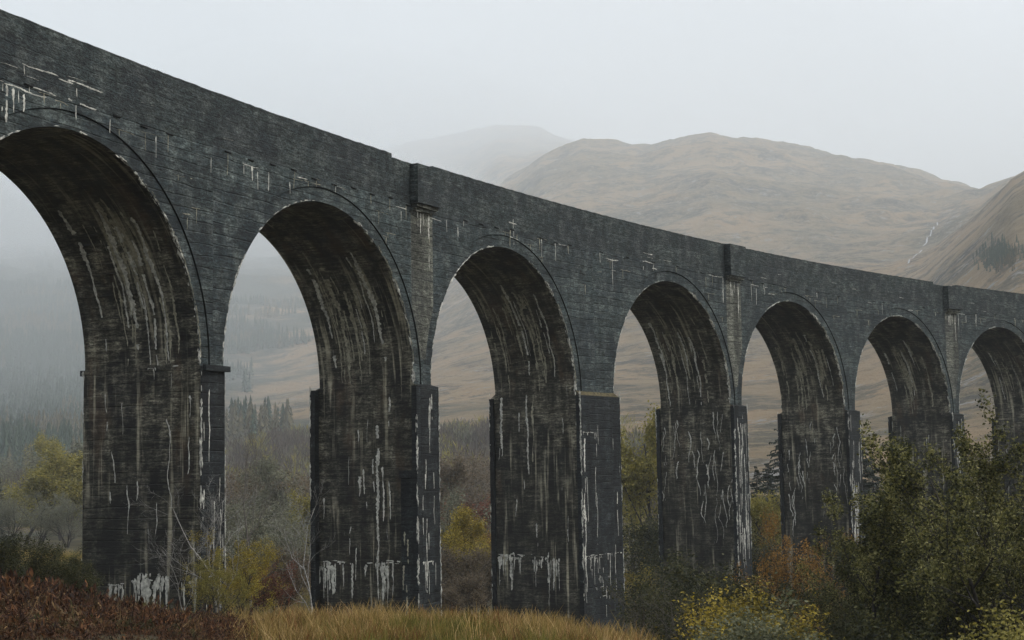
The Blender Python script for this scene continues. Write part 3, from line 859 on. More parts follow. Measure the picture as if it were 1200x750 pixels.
M_BARK = plain('dark_bark', (0.035, 0.03, 0.026), 0.9, 0.5, 14)
M_PALE = plain('pale_bark', (0.26, 0.25, 0.23), 0.85, 0.5, 9)
M_GREYB = plain('grey_twigs', (0.13, 0.115, 0.1), 0.9, 0.4, 10)
L_BIRCH = leaf_mat('birch_leaf', [(0.010, 0.013, 0.005), (0.04, 0.044, 0.012), (0.17, 0.16, 0.045), (0.42, 0.38, 0.16)])
L_DARK = leaf_mat('dark_leaf', [(0.010, 0.014, 0.006), (0.034, 0.038, 0.012), (0.12, 0.11, 0.036)])
L_YGREEN = leaf_mat('yellow_green_leaf', [(0.08, 0.076, 0.02), (0.25, 0.22, 0.05), (0.44, 0.36, 0.09)])
L_YELLOW = leaf_mat('yellow_leaf', [(0.05, 0.045, 0.010), (0.26, 0.2, 0.03), (0.58, 0.44, 0.07)])
L_ORANGE = leaf_mat('orange_leaf', [(0.05, 0.03, 0.011), (0.22, 0.12, 0.028), (0.46, 0.25, 0.06)])
L_RED = leaf_mat('red_brown_leaf', [(0.05, 0.02, 0.014), (0.15, 0.05, 0.03), (0.24, 0.1, 0.05)])
L_GREY = leaf_mat('grey_green_leaf', [(0.08, 0.085, 0.062), (0.17, 0.17, 0.115), (0.27, 0.26, 0.17)])
L_BROWN = leaf_mat('brown_leaf', [(0.06, 0.048, 0.034), (0.15, 0.115, 0.075), (0.24, 0.18, 0.11)])
L_SPRUCE = leaf_mat('spruce_needles', [(0.008, 0.014, 0.01), (0.018, 0.028, 0.018), (0.03, 0.042, 0.026)], 0.1)
L_PALE = leaf_mat('pale_leaf', [(0.05, 0.055, 0.025), (0.13, 0.135, 0.07), (0.24, 0.24, 0.15)])
L_BRACKEN = leaf_mat('bracken_frond', [(0.007, 0.004, 0.003), (0.026, 0.012, 0.007), (0.095, 0.04, 0.017), (0.26, 0.125, 0.05)], 0.25, 0.8)
L_TANFERN = leaf_mat('tan_frond', [(0.02, 0.013, 0.007), (0.08, 0.05, 0.022), (0.27, 0.165, 0.075)], 0.25, 0.8)
L_GREENFERN = leaf_mat('green_frond', [(0.014, 0.018, 0.006), (0.04, 0.045, 0.014), (0.1, 0.09, 0.03)], 0.25, 0.8)
L_GRASS = leaf_mat('dry_grass', [(0.06, 0.052, 0.014), (0.21, 0.145, 0.04), (0.38, 0.25, 0.09), (0.56, 0.4, 0.2)], 0.3, 0.8)
L_RUST = leaf_mat('rust_grass', [(0.05, 0.022, 0.008), (0.15, 0.06, 0.02), (0.3, 0.13, 0.05)], 0.3, 0.8)
L_MOSSY = leaf_mat('green_grass', [(0.04, 0.046, 0.01), (0.11, 0.11, 0.02), (0.2, 0.165, 0.036), (0.3, 0.19, 0.06)], 0.3, 0.8)


# ------------------------------------------------------------------ plant generator
def unit(v): return v / (np.linalg.norm(v) + 1e-9)


def skeleton(rg, H, r0, levels, spread=0.8, nkids=(7, 5, 4), ratio=0.55, stems=1, up=0.15, wob=0.18, start=0.25, lean=0.0, lean_s=0.2):
    segs = []; tips = []

    def branch(p, d, L, r, lv):
        n = max(3, int(4 + 3 * (1 if lv == 0 else 0)))
        pts = [p]; dirs = [d]
        for k in range(n):
            d = unit(d + rg.normal(0, wob, 3) + np.array([0, 0, up * (1 if lv else 0.5)]))
            p = p + d * L / n; pts.append(p); dirs.append(d)
        rad = [max(r * (1 - 0.75 * k / n), 0.0035) for k in range(n + 1)]
        for k in range(n): segs.append((pts[k], pts[k + 1], rad[k], rad[k + 1], lv))
        if lv >= levels:
            for k in range(1, n + 1): tips.append((pts[k], dirs[k]))
            return
        nk = nkids[min(lv, len(nkids) - 1)]
        for k in range(nk):
            q = start + (1 - start) * (k + rg.random()) / nk if lv == 0 else 0.2 + 0.8 * (k + rg.random()) / nk
            q = min(q, 0.99); i = int(q * n); f = q * n - i
            pp = pts[i] * (1 - f) + pts[i + 1] * f
            dd = dirs[i]
            side = unit(np.cross(dd, rg.normal(0, 1, 3)))
            ang = spread * (0.7 + 0.6 * rg.random())
            nd = unit(dd * math.cos(ang) + side * math.sin(ang))
            LL = L * ratio * (0.65 + 0.6 * rg.random()) * (1.25 - 0.75 * q if lv == 0 else 1.1 - 0.4 * q)
            branch(pp, nd, LL, rad[i] * 0.55, lv + 1)
        tips.append((pts[-1], dirs[-1]))

    for s in range(stems):
        a = s / stems * 2 * PI + rg.random()
        ln = lean + (lean_s if stems > 1 else 0.03) * rg.random()
        d = unit(np.array([math.cos(a) * ln, math.sin(a) * ln, 1.0]))
        o = np.array([math.cos(a), math.sin(a), 0]) * (0.12 * r0 * 20 if stems > 1 else 0)
        branch(o + np.array([0, 0, -0.3]), d, H * (0.8 + 0.25 * rg.random()), r0, 0)
    return segs, tips


def tube_mesh(name, segs, mat):
    V = []; F = []
    big = [s for s in segs]
    b = 0
    for p0, p1, ra, rb, lv in big:
        d = unit(p1 - p0)
        a = unit(np.cross(d, (0.31, 0.52, 0.79))); c = np.cross(d, a)
        k = 6 if ra > 0.04 else 3
        an = np.arange(k) * 2 * PI / k
        ringv = np.cos(an)[:, None] * a + np.sin(an)[:, None] * c
        V.append(p0 + ringv * ra); V.append(p1 + ringv * rb)
        for q in range(k): F.append((b + q, b + (q + 1) % k, b + k + (q + 1) % k, b + k + q))
        b += 2 * k
    return np_mesh(name, np.concatenate(V), np.array(F), mat, True)


def leaf_mesh(name, rg, tips, per, size, spread, mat, flat=0.4):
    T = np.array([t[0] for t in tips]); n = len(T)
    P = np.repeat(T, per, 0)
    N = len(P)
    P = P + rg.normal(0, spread, (N, 3))
    a = rg.normal(0, 1, (N, 3)); a[:, 2] *= flat; a /= np.linalg.norm(a, axis=1)[:, None]
    b = np.cross(a, rg.normal(0, 1, (N, 3))); b /= np.linalg.norm(b, axis=1)[:, None] + 1e-9
    sz = size * rg.uniform(0.55, 1.3, N)[:, None]
    V = np.stack([P - a * sz * 0.5, P + b * sz * 0.3, P + a * sz * 0.5, P - b * sz * 0.3], 1).reshape(-1, 3)
    F = np.arange(N * 4).reshape(-1, 4)
    return np_mesh(name, V, F, mat)


class Plant:
    def __init__(s, kind, trunk_me, crown_me=None): s.kind = kind; s.t = trunk_me; s.c = crown_me


def make(kind, seed, H, r0, levels, bark, leaf=None, per=3, size=0.1, lsp=0.15, parts=('trunk', 'crown'), thin=1.0, **kw):
    rg = np.random.default_rng(seed)
    segs, tips = skeleton(rg, H, r0, levels, **kw)
    zmax = max(s[1][2] for s in segs)
    sc = H / zmax
    segs = [(a * sc, b * sc, ra, rb, lv) for a, b, ra, rb, lv in segs]; tips = [(p * sc, d) for p, d in tips]
    tm = tube_mesh(parts[0], segs, bark)
    cm = None
    if leaf is not None:
        if thin < 1: tips = [q for q in tips if rg.random() < thin]
        cm = leaf_mesh(parts[1], rg, tips, per, size, lsp, leaf)
    p = Plant(kind, tm, cm); p.parts = parts; p.H = H
    return p


def put(p, name, X, r, H, label, cat, group=None, rz=None, leaf=None, bark=None, z=None, wide=1.0):
    x, y = xy_at(X, r)
    g = hz(x, y) if z is None else z
    o = empty(name, (x, y, g), rnd.random() * 6.28 if rz is None else rz, H / p.H)
    if wide != 1.0: o.scale = (H / p.H * wide, H / p.H * wide, H / p.H)
    tag(o, label, cat, group)
    for nm, me, ov in ((p.parts[0], p.t, bark), (p.parts[1], p.c, leaf)):
        if me is None: continue
        c = link(nm, me, o)
        if ov is not None:
            c.material_slots[0].link = 'OBJECT'; c.material_slots[0].material = ov
    return o


def spruce(seed, H=12.0):
    rg = np.random.default_rng(seed)
    segs = []; V = []; n = int(H * 3.6)
    for k in range(8):
        segs.append((np.array([0, 0, H * k / 8 - (0.3 if k == 0 else 0)]), np.array([0, 0, H * (k + 1) / 8]), 0.16 * (1 - k / 8.3), 0.16 * (1 - (k + 1) / 8.3), 0))
    for k in range(n):
        q = (k + rg.random()) / n; z = H * (0.06 + 0.93 * q)
        L = (H * 0.2) * (1 - q) ** 0.85 * (0.75 + 0.5 * rg.random()) + 0.08
        for j in range(6):
            a = rg.random() * 6.283
            d = np.array([math.cos(a), math.sin(a), 0.25 * q - 0.15])
            p0 = np.array([0, 0, min(z + rg.normal(0, 0.35), H * 0.985)]); m_ = 8; d = d + np.array([0, 0, rg.normal(0, 0.16)])
            for w in range(m_):
                f = (w + 1) / m_
                p = p0 + d * L * f + np.array([0, 0, -0.25 * L * f * f + 0.1 * L * f ** 3])
                sd = np.array([-math.sin(a), math.cos(a), 0])
                ww = L * 0.2 * (1.1 - f)
                for sg in (-1, 1):
                    tip = p + d * L * 0.1 + sd * sg * (ww + 0.06) + np.array([0, 0, rg.uniform(-0.16, 0.02)])
                    V.append([p - d * 0.07 * L, p + d * 0.05 * L, tip, tip - d * 0.07 * L - np.array([0, 0, 0.07])])
            segs.append((p0, p0 + d * L * 0.95 + np.array([0, 0, -0.15 * L]), 0.02, 0.006, 1))
    V = np.array(V).reshape(-1, 3)
    p = Plant('spruce', tube_mesh('trunk', segs, M_BARK), np_mesh('crown', V, np.arange(len(V)).reshape(-1, 4), L_SPRUCE))
    p.parts = ('trunk', 'crown'); p.H = H
    return p


# prototypes
BIRCH = [make('birch', 11 + k, 9.0, 0.11, 3, M_BARK, L_BIRCH, 15, 0.088, 0.105, stems=4, nkids=(12, 6, 3), spread=0.65, ratio=0.42, up=0.1, lean_s=0.16, start=0.15) for k in range(2)]
BUSHY = [make('bush', 31 + k, 4.0, 0.05, 2, M_BARK, L_DARK, 10, 0.1, 0.17, parts=('stems', 'crown'), stems=6, nkids=(8, 6), spread=0.75, ratio=0.5, up=0.08, start=0.12) for k in range(3)]
ROUND = [make('round', 41 + k, 12.0, 0.2, 3, M_BARK, L_YGREEN, 15, 0.27, 0.42, nkids=(12, 6, 4), spread=0.95, ratio=0.55, up=0.12, start=0.15) for k in range(2)]
BARE = [make('bare', 51 + k, 9.0, 0.065, 3, M_GREYB, None, nkids=(10, 6, 5), spread=0.6, ratio=0.5, up=0.16, start=0.2) for k in range(3)]
BIGB = [make('bigbush', 81 + k, 8.0, 0.08, 3, M_BARK, L_ORANGE, 7, 0.1, 0.13, parts=('stems', 'crown'), stems=5, nkids=(9, 5, 3), spread=0.7, ratio=0.5, up=0.1, start=0.12) for k in range(2)]
THIN = [make('bare', 61 + k, 7.0, 0.05, 3, M_PALE, None, nkids=(9, 5, 4), spread=0.75, ratio=0.5, up=0.1, wob=0.22, start=0.2, stems=2 if k else 1) for k in range(2)]
HAZY = [make('hazy', 71 + k, 8.0, 0.09, 3, M_GREYB, L_BROWN, 2, 0.16, 0.25, nkids=(11, 7, 4), spread=0.7, ratio=0.52, up=0.14, start=0.1, thin=0.6, stems=2) for k in range(2)]
SPR = [spruce(91), spruce(92)]

# ------------------------------------------------------------------ planting: the big trees by the near right slope
put(BIRCH[0], 'birch_tree', 1062, 44, 9.1, 'broad dark birch with thinning olive leaves, standing in front of the farthest piers', 'tree', rz=2.2, wide=0.9)
put(BIRCH[1], 'birch_tree', 1212, 41, 9.9, 'tallest dark leafy birch, cut off by the right edge of the view', 'tree', rz=4.9, wide=0.8)
put(BIRCH[0], 'birch_tree', 1006, 50, 8.4, 'smaller olive birch leaning out beside the broad birch, nearest the orange bush', 'tree', rz=3.5, wide=0.75)
put(BIRCH[1], 'birch_tree', 1132, 55, 9.6, 'birch half hidden between the broad birch and the tallest birch', 'tree', rz=5.1, wide=0.6)
put(BIRCH[0], 'birch_tree', 1300, 50, 11, 'dark birch at the far right behind the tallest birch', 'tree', rz=1.2, wide=0.75)
put(BIGB[0], 'rowan_bush', 918, 70, 9.2, 'rounded orange brown bush below the fifth pier', 'bush', leaf=L_ORANGE, rz=0.3, wide=0.66)
put(BIGB[1], 'rowan_bush', 955, 64, 7.6, 'dull orange bush at the foot of the broad birch', 'bush', leaf=L_ORANGE, rz=1.3, wide=0.8)
put(BUSHY[2], 'yellow_bush', 880, 40, 3.9, 'small yellow and orange bush low in front of the dark thicket', 'bush', leaf=L_YELLOW, rz=2.0)
put(BUSHY[1], 'yellow_bush', 850, 44, 4.1, 'yellow leafed shrub left of the pale shrub', 'bush', leaf=L_YELLOW, rz=4.0)
put(BUSHY[0], 'pale_bush', 890, 36, 3.7, 'pale grey green shrub at the bottom edge below the orange bush', 'bush', leaf=L_PALE, rz=5.0)
put(BUSHY[2], 'green_bush', 1165, 34, 3.9, 'bright yellow green shrub under the tallest birch', 'bush', leaf=L_YGREEN, rz=1.0)
put(BUSHY[1], 'dark_bush', 1020, 38, 3.9, 'dark shrub low in front of the broad birch', 'bush', rz=2.2)
put(BUSHY[0], 'dark_bush', 945, 42, 3.9, 'dark olive shrub under the dull orange bush', 'bush', rz=0.2)
for k, (X, r, H) in enumerate(((985, 47, 5.6), (1045, 43, 5.2), (1100, 47, 6.6), (1150, 44, 6.0), (1020, 55, 7.4), (1185, 50, 7.6))):
    put(BIGB[k % 2], 'undergrowth_shrub', X, r, H, 'dark olive shrub in the undergrowth beneath the birches', 'shrub', 'undergrowth shrubs beneath the birches', leaf=L_DARK, wide=0.9)
for k, (X, r, H) in enumerate(((770, 74, 6.0), (812, 70, 6.2), (745, 62, 4.4), (840, 78, 6.4), (790, 56, 4.3), (868, 60, 5.4))):
    put(HAZY[k % 2] if k % 2 == 0 else BUSHY[k % 3], 'thicket_shrub', X, r, H, 'dark tangled shrub in the thicket at the foot of the fourth pier', 'shrub', 'dark shrubs in the thicket by the fourth pier', leaf=L_DARK)

# by the first pier
put(THIN[1], 'bare_sapling', 258, 56, 5.6, 'pale bare sapling arching its twigs over the nearest pier', 'tree', rz=2.6)
put(THIN[0], 'bare_sapling', 224, 53, 3.2, 'low leafless sapling with whitish twigs before the nearest pier', 'tree', rz=0.6)
put(BARE[2], 'bare_tree', 288, 70, 10.0, 'tall leafless tree with fine upright twigs seen through the second arch', 'tree', rz=1.0)
put(THIN[0], 'bare_sapling', 362, 62, 6.2, 'slim bare sapling standing close to the edge of the second pier', 'tree', rz=4.4)
put(BIGB[0], 'yellow_bush', 282, 56, 3.4, 'loose yellow leafed bush beside the foot of the nearest pier', 'bush', leaf=L_YELLOW, rz=1.9)
put(BIGB[1], 'yellow_bush', 246, 53, 2.4, 'thin yellow green bush against the foot of the nearest pier', 'bush', leaf=L_YGREEN, rz=3.0)
put(BUSHY[1], 'dark_bush', 35, 52, 2.0, 'dark green bush above the bracken at the left edge', 'bush', rz=3.3)
put(BUSHY[2], 'dark_bush', 4, 47, 1.9, 'dark bush cut by the left edge just above the bracken', 'bush', rz=2.9)
put(BUSHY[1], 'dark_bush', 96, 50, 1.5, 'smallest dark bush, close to the far edge of the nearest pier', 'bush', rz=4.9)
put(BUSHY[0], 'dark_bush', 78, 56, 1.9, 'dark low bush between the bracken and the pale field', 'bush', rz=0.9)

# left valley
put(ROUND[0], 'autumn_tree', 30, 240, 13.6, 'round yellow green tree standing out from the left wood', 'tree', rz=0.2, wide=1.35)
put(ROUND[1], 'autumn_tree', 72, 262, 12.6, 'yellow olive tree beside the round yellow green tree', 'tree', rz=2.2, wide=1.2)
put(ROUND[0], 'autumn_tree', 78, 350, 17.5, 'slender yellow tree above the olive tree, further up the left wood', 'tree', rz=4.2, wide=0.7)
for k, (X, r, H) in enumerate(((15, 215, 6.5), (48, 222, 7), (80, 218, 7), (104, 230, 7.5), (-15, 225, 8))):
    put(BIGB[k % 2], 'grey_tree', X, r, H, 'grey green tree in the row below the yellow trees on the left', 'tree', 'grey green trees edging the left field', leaf=L_GREY, wide=1.15)
put(SPR[0], 'spruce_tree', -2, 235, 10.0, 'dark spruce cut off by the left edge of the view', 'tree')
for k in range(12):
    put(HAZY[k % 2] if k % 3 else ROUND[k % 2], 'bare_tree', rnd.uniform(-30, 125), rnd.uniform(300, 420), rnd.uniform(11, 16), 'purple grey bare tree in the wood behind the yellow trees', 'tree', 'bare trees of the left wood', wide=1.2, leaf=L_GREY if k % 4 else L_BROWN)

# seen through the second arch
for k in range(20):
    put(BARE[k % 3] if k % 2 else HAZY[k % 2], 'bare_tree', rnd.uniform(255, 385), rnd.uniform(150, 300), rnd.uniform(8, 12), 'grey bare tree in the wood behind the second arch', 'tree', 'bare trees behind the second arch', wide=1.3)
for k, (X, r, H) in enumerate(((315, 130, 6.5), (340, 118, 5.0), (290, 140, 7.5), (352, 150, 8))):
    put(BUSHY[k % 3], 'willow_bush', X, r, H, 'grey green willow bush in the scrub behind the second arch', 'bush', 'willow bushes behind the second arch', leaf=L_GREY, wide=1.2)
put(BUSHY[1], 'brown_shrub', 330, 90, 3.8, 'brown shrub on the bank between the nearest two piers', 'bush', leaf=L_BROWN)
put(BUSHY[2], 'brown_shrub', 305, 84, 3.0, 'red brown shrub beside the loose yellow bush', 'bush', leaf=L_RED)
# third arch
put(BUSHY[0], 'red_shrub', 556, 175, 10.5, 'crimson brown shrub framed by the third arch', 'bush', leaf=L_RED)
put(BUSHY[2], 'orange_shrub', 566, 150, 6.5, 'orange brown shrub below the crimson shrub in the third arch', 'bush', leaf=L_ORANGE)
put(BUSHY[1], 'willow_bush', 524, 165, 10, 'silver green willow beside the second pier in the third arch', 'bush', leaf=L_GREY)
for k in range(12):
    put(BARE[k % 3] if k % 2 else HAZY[k % 2], 'bare_tree', rnd.uniform(505, 590), rnd.uniform(190, 300), rnd.uniform(10, 14), 'purple grey bare tree in the wood behind the third arch', 'tree', 'bare trees behind the third arch', wide=1.3)
for k, (X, r, H) in enumerate(((530, 118, 5.5), (560, 122, 5.0), (545, 105, 3.6), (520, 100, 3.0))):
    put(BUSHY[k % 3], 'dark_shrub', X, r, H, 'dark brown shrub low down in the third arch', 'shrub', 'dark shrubs behind the third arch', leaf=L_BROWN, wide=1.2)
# fourth arch
put(ROUND[1], 'autumn_tree', 748, 170, 18.0, 'yellow olive tree filling the lower half of the fourth arch', 'tree', rz=1.0, wide=0.75)
put(ROUND[0], 'autumn_tree', 728, 185, 13.0, 'smaller yellow olive tree behind the wide pier', 'tree', rz=3.0)
put(BUSHY[0], 'holly_bush', 757, 138, 9.0, 'dark green bush in front of the yellow olive tree in the fourth arch', 'bush', rz=2.5)
put(BUSHY[2], 'yellow_bush', 742, 112, 4.6, 'yellow bush at the foot of the wide pier, seen in the fourth arch', 'bush', leaf=L_YELLOW)
put(BUSHY[1], 'dark_bush', 765, 118, 6.0, 'dark bush right of the yellow bush in the fourth arch', 'bush')
for k in range(4):
    put(BARE[k % 3], 'bare_tree', rnd.uniform(725, 780), rnd.uniform(200, 260), rnd.uniform(12, 16), 'thin bare tree above the yellow olive tree in the fourth arch', 'tree', 'bare trees behind the fourth arch')
put(ROUND[0], 'autumn_tree', 552, 205, 15.0, 'tawny brown tree behind the crimson shrub in the third arch', 'tree', leaf=L_BROWN, wide=0.8)
put(ROUND[1], 'autumn_tree', 330, 190, 12.5, 'pale olive tree rising out of the scrub behind the second arch', 'tree', leaf=L_GREY, wide=1.0)
put(ROUND[0], 'autumn_tree', 905, 150, 10.5, 'yellow olive tree in front of the spruces in the fifth arch', 'tree', wide=0.8)
put(ROUND[1], 'autumn_tree', 532, 140, 8.0, 'small golden tree close beside the second pier in the third arch', 'tree', leaf=L_YELLOW, wide=0.9)
put(ROUND[0], 'autumn_tree', 376, 150, 8.5, 'small olive tree half hidden by the second pier in the second arch', 'tree', wide=0.9)
# fifth and sixth arches
put(SPR[1], 'spruce_tree', 886, 172, 13.5, 'dark spruce beside the fourth pier in the fifth arch', 'tree', wide=1.2)
put(SPR[0], 'spruce_tree', 899, 180, 13.0, 'dark spruce in the middle of the fifth arch', 'tree', wide=1.2)
put(SPR[1], 'spruce_tree', 921, 190, 19.5, 'tallest spruce, its twigs poking out past the fifth pier', 'tree', wide=1.0)
put(SPR[0], 'spruce_tree', 1008, 182, 17.5, 'dark spruce close by the fifth pier in the sixth arch', 'tree', wide=1.1)
put(SPR[1], 'spruce_tree', 1022, 190, 14.0, 'shorter spruce in the sixth arch above the broad birch', 'tree', wide=1.1)
put(BUSHY[0], 'dark_bush', 895, 140, 7.0, 'dark green bush at the foot of the spruces in the fifth arch', 'bush', wide=1.2)
put(BUSHY[1], 'dark_bush', 880, 128, 6.5, 'dark bush hugging the fourth pier in the fifth arch', 'bush', wide=1.2)
for k in range(10):
    put(BUSHY[k % 3], 'valley_shrub', rnd.uniform(870, 1240), rnd.uniform(85, 140), rnd.uniform(4, 7), 'dark olive shrub under the viaduct behind the birches', 'shrub', 'shrubs under the viaduct behind the birches', wide=1.3)

# small concrete marker by the wide pier
x, y = xy_at(582, 90)
g = hz(x, y)
mb = MB()
w = 0.24
pr = [(-w, -w), (w, -w), (w, w), (-w, w)]
lev = [(-0.6, 1.0), (1.05, 1.0), (1.12, 0.86), (1.12, 0.0)]
mb.grid([[(a * f, b * f, zz) for a, b in pr + pr[:1]] for zz, f in lev], [[(q, zz) for q in range(5)] for zz, f in lev], 0)
o = mb.build('marker_post', M_STAIN)
o.location = (x, y, g); o.rotation_euler = (0, 0, -YAW)
tag(o, 'short square pale concrete post at the foot of the wide pier', 'post')

# ------------------------------------------------------------------ ground cover
def in_view(n, X0, X1, r0, r1):
    r = np.sqrt(RNG.uniform(r0 * r0, r1 * r1, n)); X = RNG.uniform(X0, X1, n)
    a = np.arctan((X - 600) / FPX) + AZ0
    return X, r, CAM[0] + r * np.sin(a), CAM[1] + r * np.cos(a)


def scatter(name, tv, tf, x, y, s, mats, mi=None, tilt=0.15, label=None, cat=None):
    """many copies of a few templates joined into one mesh: tv list of (k,3), tf list of (m,4)"""
    VS = []; FS = []; MS = []; b = 0
    z = hz_np(x, y)
    pick = RNG.integers(0, len(tv), len(x))
    for q in range(len(tv)):
        I = np.where(pick == q)[0]
        if len(I) == 0: continue
        a = RNG.uniform(0, 2 * PI, len(I)); c, sn = np.cos(a), np.sin(a)
        T = tv[q][None] * s[I][:, None, None]
        X = T[..., 0] * c[:, None] - T[..., 1] * sn[:, None]; Y = T[..., 0] * sn[:, None] + T[..., 1] * c[:, None]; Z = T[..., 2]
        tx, ty = RNG.normal(0, tilt, len(I)), RNG.normal(0, tilt, len(I))
        X = X + Z * tx[:, None]; Y = Y + Z * ty[:, None]
        V = np.stack([X + x[I][:, None], Y + y[I][:, None], Z + z[I][:, None]], -1)
        F = tf[q][None] + (np.arange(len(I)) * tv[q].shape[0])[:, None, None] + b
        VS.append(V.reshape(-1, 3)); FS.append(F.reshape(-1, 4)); b += len(I) * tv[q].shape[0]
        if mi is not None: MS.append(np.repeat(mi[I], tf[q].shape[0]))
    if mi is not None: MS = [np.clip(q, 0, len(mats) - 1) for q in MS]
    me = np_mesh(name, np.concatenate(VS), np.concatenate(FS), mats, False, np.concatenate(MS) if mi is not None else None)
    o = link(name, me)
    return tag(o, label, cat, None, 'stuff')


def frond(rg):
    V = []; F = []
    n = 13; az = rg.random() * 6.28; bend = rg.uniform(0.4, 1.5); curl = rg.uniform(-0.25, 0.25)
    d = np.array([math.cos(az), math.sin(az), 0]); sd = np.array([-d[1], d[0], 0])

    def at(q): return d * (q * 0.55 * bend) + sd * curl * q * q + np.array([0, 0, q * 0.95 - 0.45 * bend * q * q])
    for k in range(n):
        q = (k + 1) / n
        if q < 0.22: continue
        p = at(q)
        w = 0.24 * math.sin(min(q * 1.12, 1) * PI) ** 0.6 * (1.12 - q) + 0.025
        for sg in (-1, 1):
            if rg.random() < 0.12: continue
            ww = w * rg.uniform(0.6, 1.15); t_ = 0.022
            tip = p + sd * sg * ww + d * ww * rg.uniform(.1, .5) + np.array([0, 0, rg.uniform(-0.16, 0.05)])
            mid_ = p * 0.5 + tip * 0.5 + np.array([0, 0, rg.uniform(-.01, .03)])
            b = len(V)
            V += [p - d * t_ * .3, mid_ - d * t_, tip, mid_ + d * t_]
            F.append((b, b + 1, b + 2, b + 3))
    pts = [at(q) for q in (0, .33, .66, 1)]
    for k in range(3):
        b = len(V); w = 0.007
        V += [pts[k] - sd * w, pts[k] + sd * w, pts[k + 1] + sd * w * .6, pts[k + 1] - sd * w * .6]; F.append((b, b + 1, b + 2, b + 3))
    return V, F


def bracken_tpl(rg):
    V = []; F = []
    for j in range(3):
        v, f = frond(rg); s = rg.uniform(0.5, 1.05); b = len(V); o = rg.normal(0, 0.09, 3) * (1, 1, 0)
        V += [p * s + o for p in v]; F += [tuple(q + b for q in ff) for ff in f]
    return np.array(V), np.array(F)


def tuft_tpl(rg, nb=16, h=0.5, sp=0.1):
    V = []; F = []
    for j in range(nb):
        a = rg.random() * 6.28; d = np.array([math.cos(a), math.sin(a), 0]); sd = np.array([-d[1], d[0], 0])
        o = rg.normal(0, sp, 3) * (1, 1, 0); hh = h * rg.uniform(0.45, 1.15); bd = rg.uniform(0.05, 0.5) * hh; w = 0.006
        p = [o, o + d * bd * 0.3 + np.array([0, 0, hh * 0.6]), o + d * bd + np.array([0, 0, hh * 0.97])]
        b = len(V)
        V += [p[0] - sd * w, p[0] + sd * w, p[1] + sd * w * 0.8, p[1] - sd * w * 0.8, p[2] + sd * w * 0.25, p[2] - sd * w * 0.25]
        F += [(b, b + 1, b + 2, b + 3), (b + 3, b + 2, b + 4, b + 5)]
    return np.array(V), np.array(F)


rg = np.random.default_rng(5)
BT = [bracken_tpl(rg) for _ in range(7)]
X, r, x, y = in_view(16000, -120, 470, 20, 58)
lim = 322 + 150 * fbm(x / 4, y / 4, 21) + RNG.normal(0, 14, len(x))
keep = (X < lim) & (RNG.random(len(X)) < np.clip((r - 18) / 8, 0, 1))
x, y, r, X = x[keep], y[keep], r[keep], X[keep]
s = RNG.uniform(0.4, 1.15, len(x)) * (0.75 + 1.1 * fbm(x / 3, y / 3, 33)) * np.interp(X, [0, 110, 200, 330], [1.45, 1.0, 0.8, 0.55])
scatter("bracken", [b[0] for b in BT], [b[1] for b in BT], x, y, s, [L_BRACKEN, L_TANFERN, L_GREENFERN], np.where(RNG.random(len(x)) < np.clip(0.24 + 1.0 * fbm(x / 3, y / 3, 91), 0.03, 0.8), 1, 0) + 2 * (RNG.random(len(x)) < np.clip(fbm(x / 4, y / 4, 93) * 0.9 - 0.12, 0, 0.5)) * 1, 0.25, 'rust brown bracken covering the near bank on the left', 'bracken')
# sparse bracken in the grass on the right of the crest
TT = [tuft_tpl(rg, 18, 0.5, 0.12) for _ in range(6)] + [tuft_tpl(rg, 22, 0.28, 0.14) for _ in range(3)]
X, r, x, y = in_view(21000, 220, 860, 17, 46)
keep = (X > 300 + 150 * fbm(x / 4, y / 4, 21) + RNG.normal(0, 16, len(x)))
x, y, r, X = x[keep], y[keep], r[keep], X[keep]
gn = fbm(x / 3.0, y / 3.0, 44)
mi = (gn + RNG.normal(0, 0.05, len(x)) + np.where(r < 30, 0.03, -0.16) > 0.0).astype(int)
cl = fbm(x / 0.8, y / 0.8, 52, 2)
k_ = RNG.random(len(x)) < np.clip(0.62 + 2.2 * cl, 0.1, 1)
x, y, r, gn, mi, cl = x[k_], y[k_], r[k_], gn[k_], mi[k_], cl[k_]
s = 0.72 * RNG.uniform(0.4, 1.35, len(x)) * np.where(mi == 1, 0.6, 1.0) * (1 + 0.8 * gn) * (1 + 1.1 * cl)
mi[RNG.random(len(x)) < np.clip(0.08 + 1.3 * fbm(x / 4, y / 4, 71), 0.02, 0.5)] = 2
scatter('dry_grass', [b[0] for b in TT], [b[1] for b in TT], x, y, s, [L_GRASS, L_MOSSY, L_RUST], mi, 0.28, 'golden dry grass along the near crest', 'grass')
# rough grass further out
TT2 = [tuft_tpl(rg, 14, 0.6, 0.3) for _ in range(4)]
for b in TT2: b[0][:, :2] *= 1.0
X, r, x, y = in_view(9000, -40, 520, 58, 200)
s = RNG.uniform(0.6, 1.2, len(x))
scatter('field_grass', [b[0] for b in TT2], [b[1] for b in TT2], x, y, s, [L_GRASS, L_MOSSY], (RNG.random(len(x)) < 0.6).astype(int), 0.2, 'rough pale grass on the field beyond the bracken', 'grass')

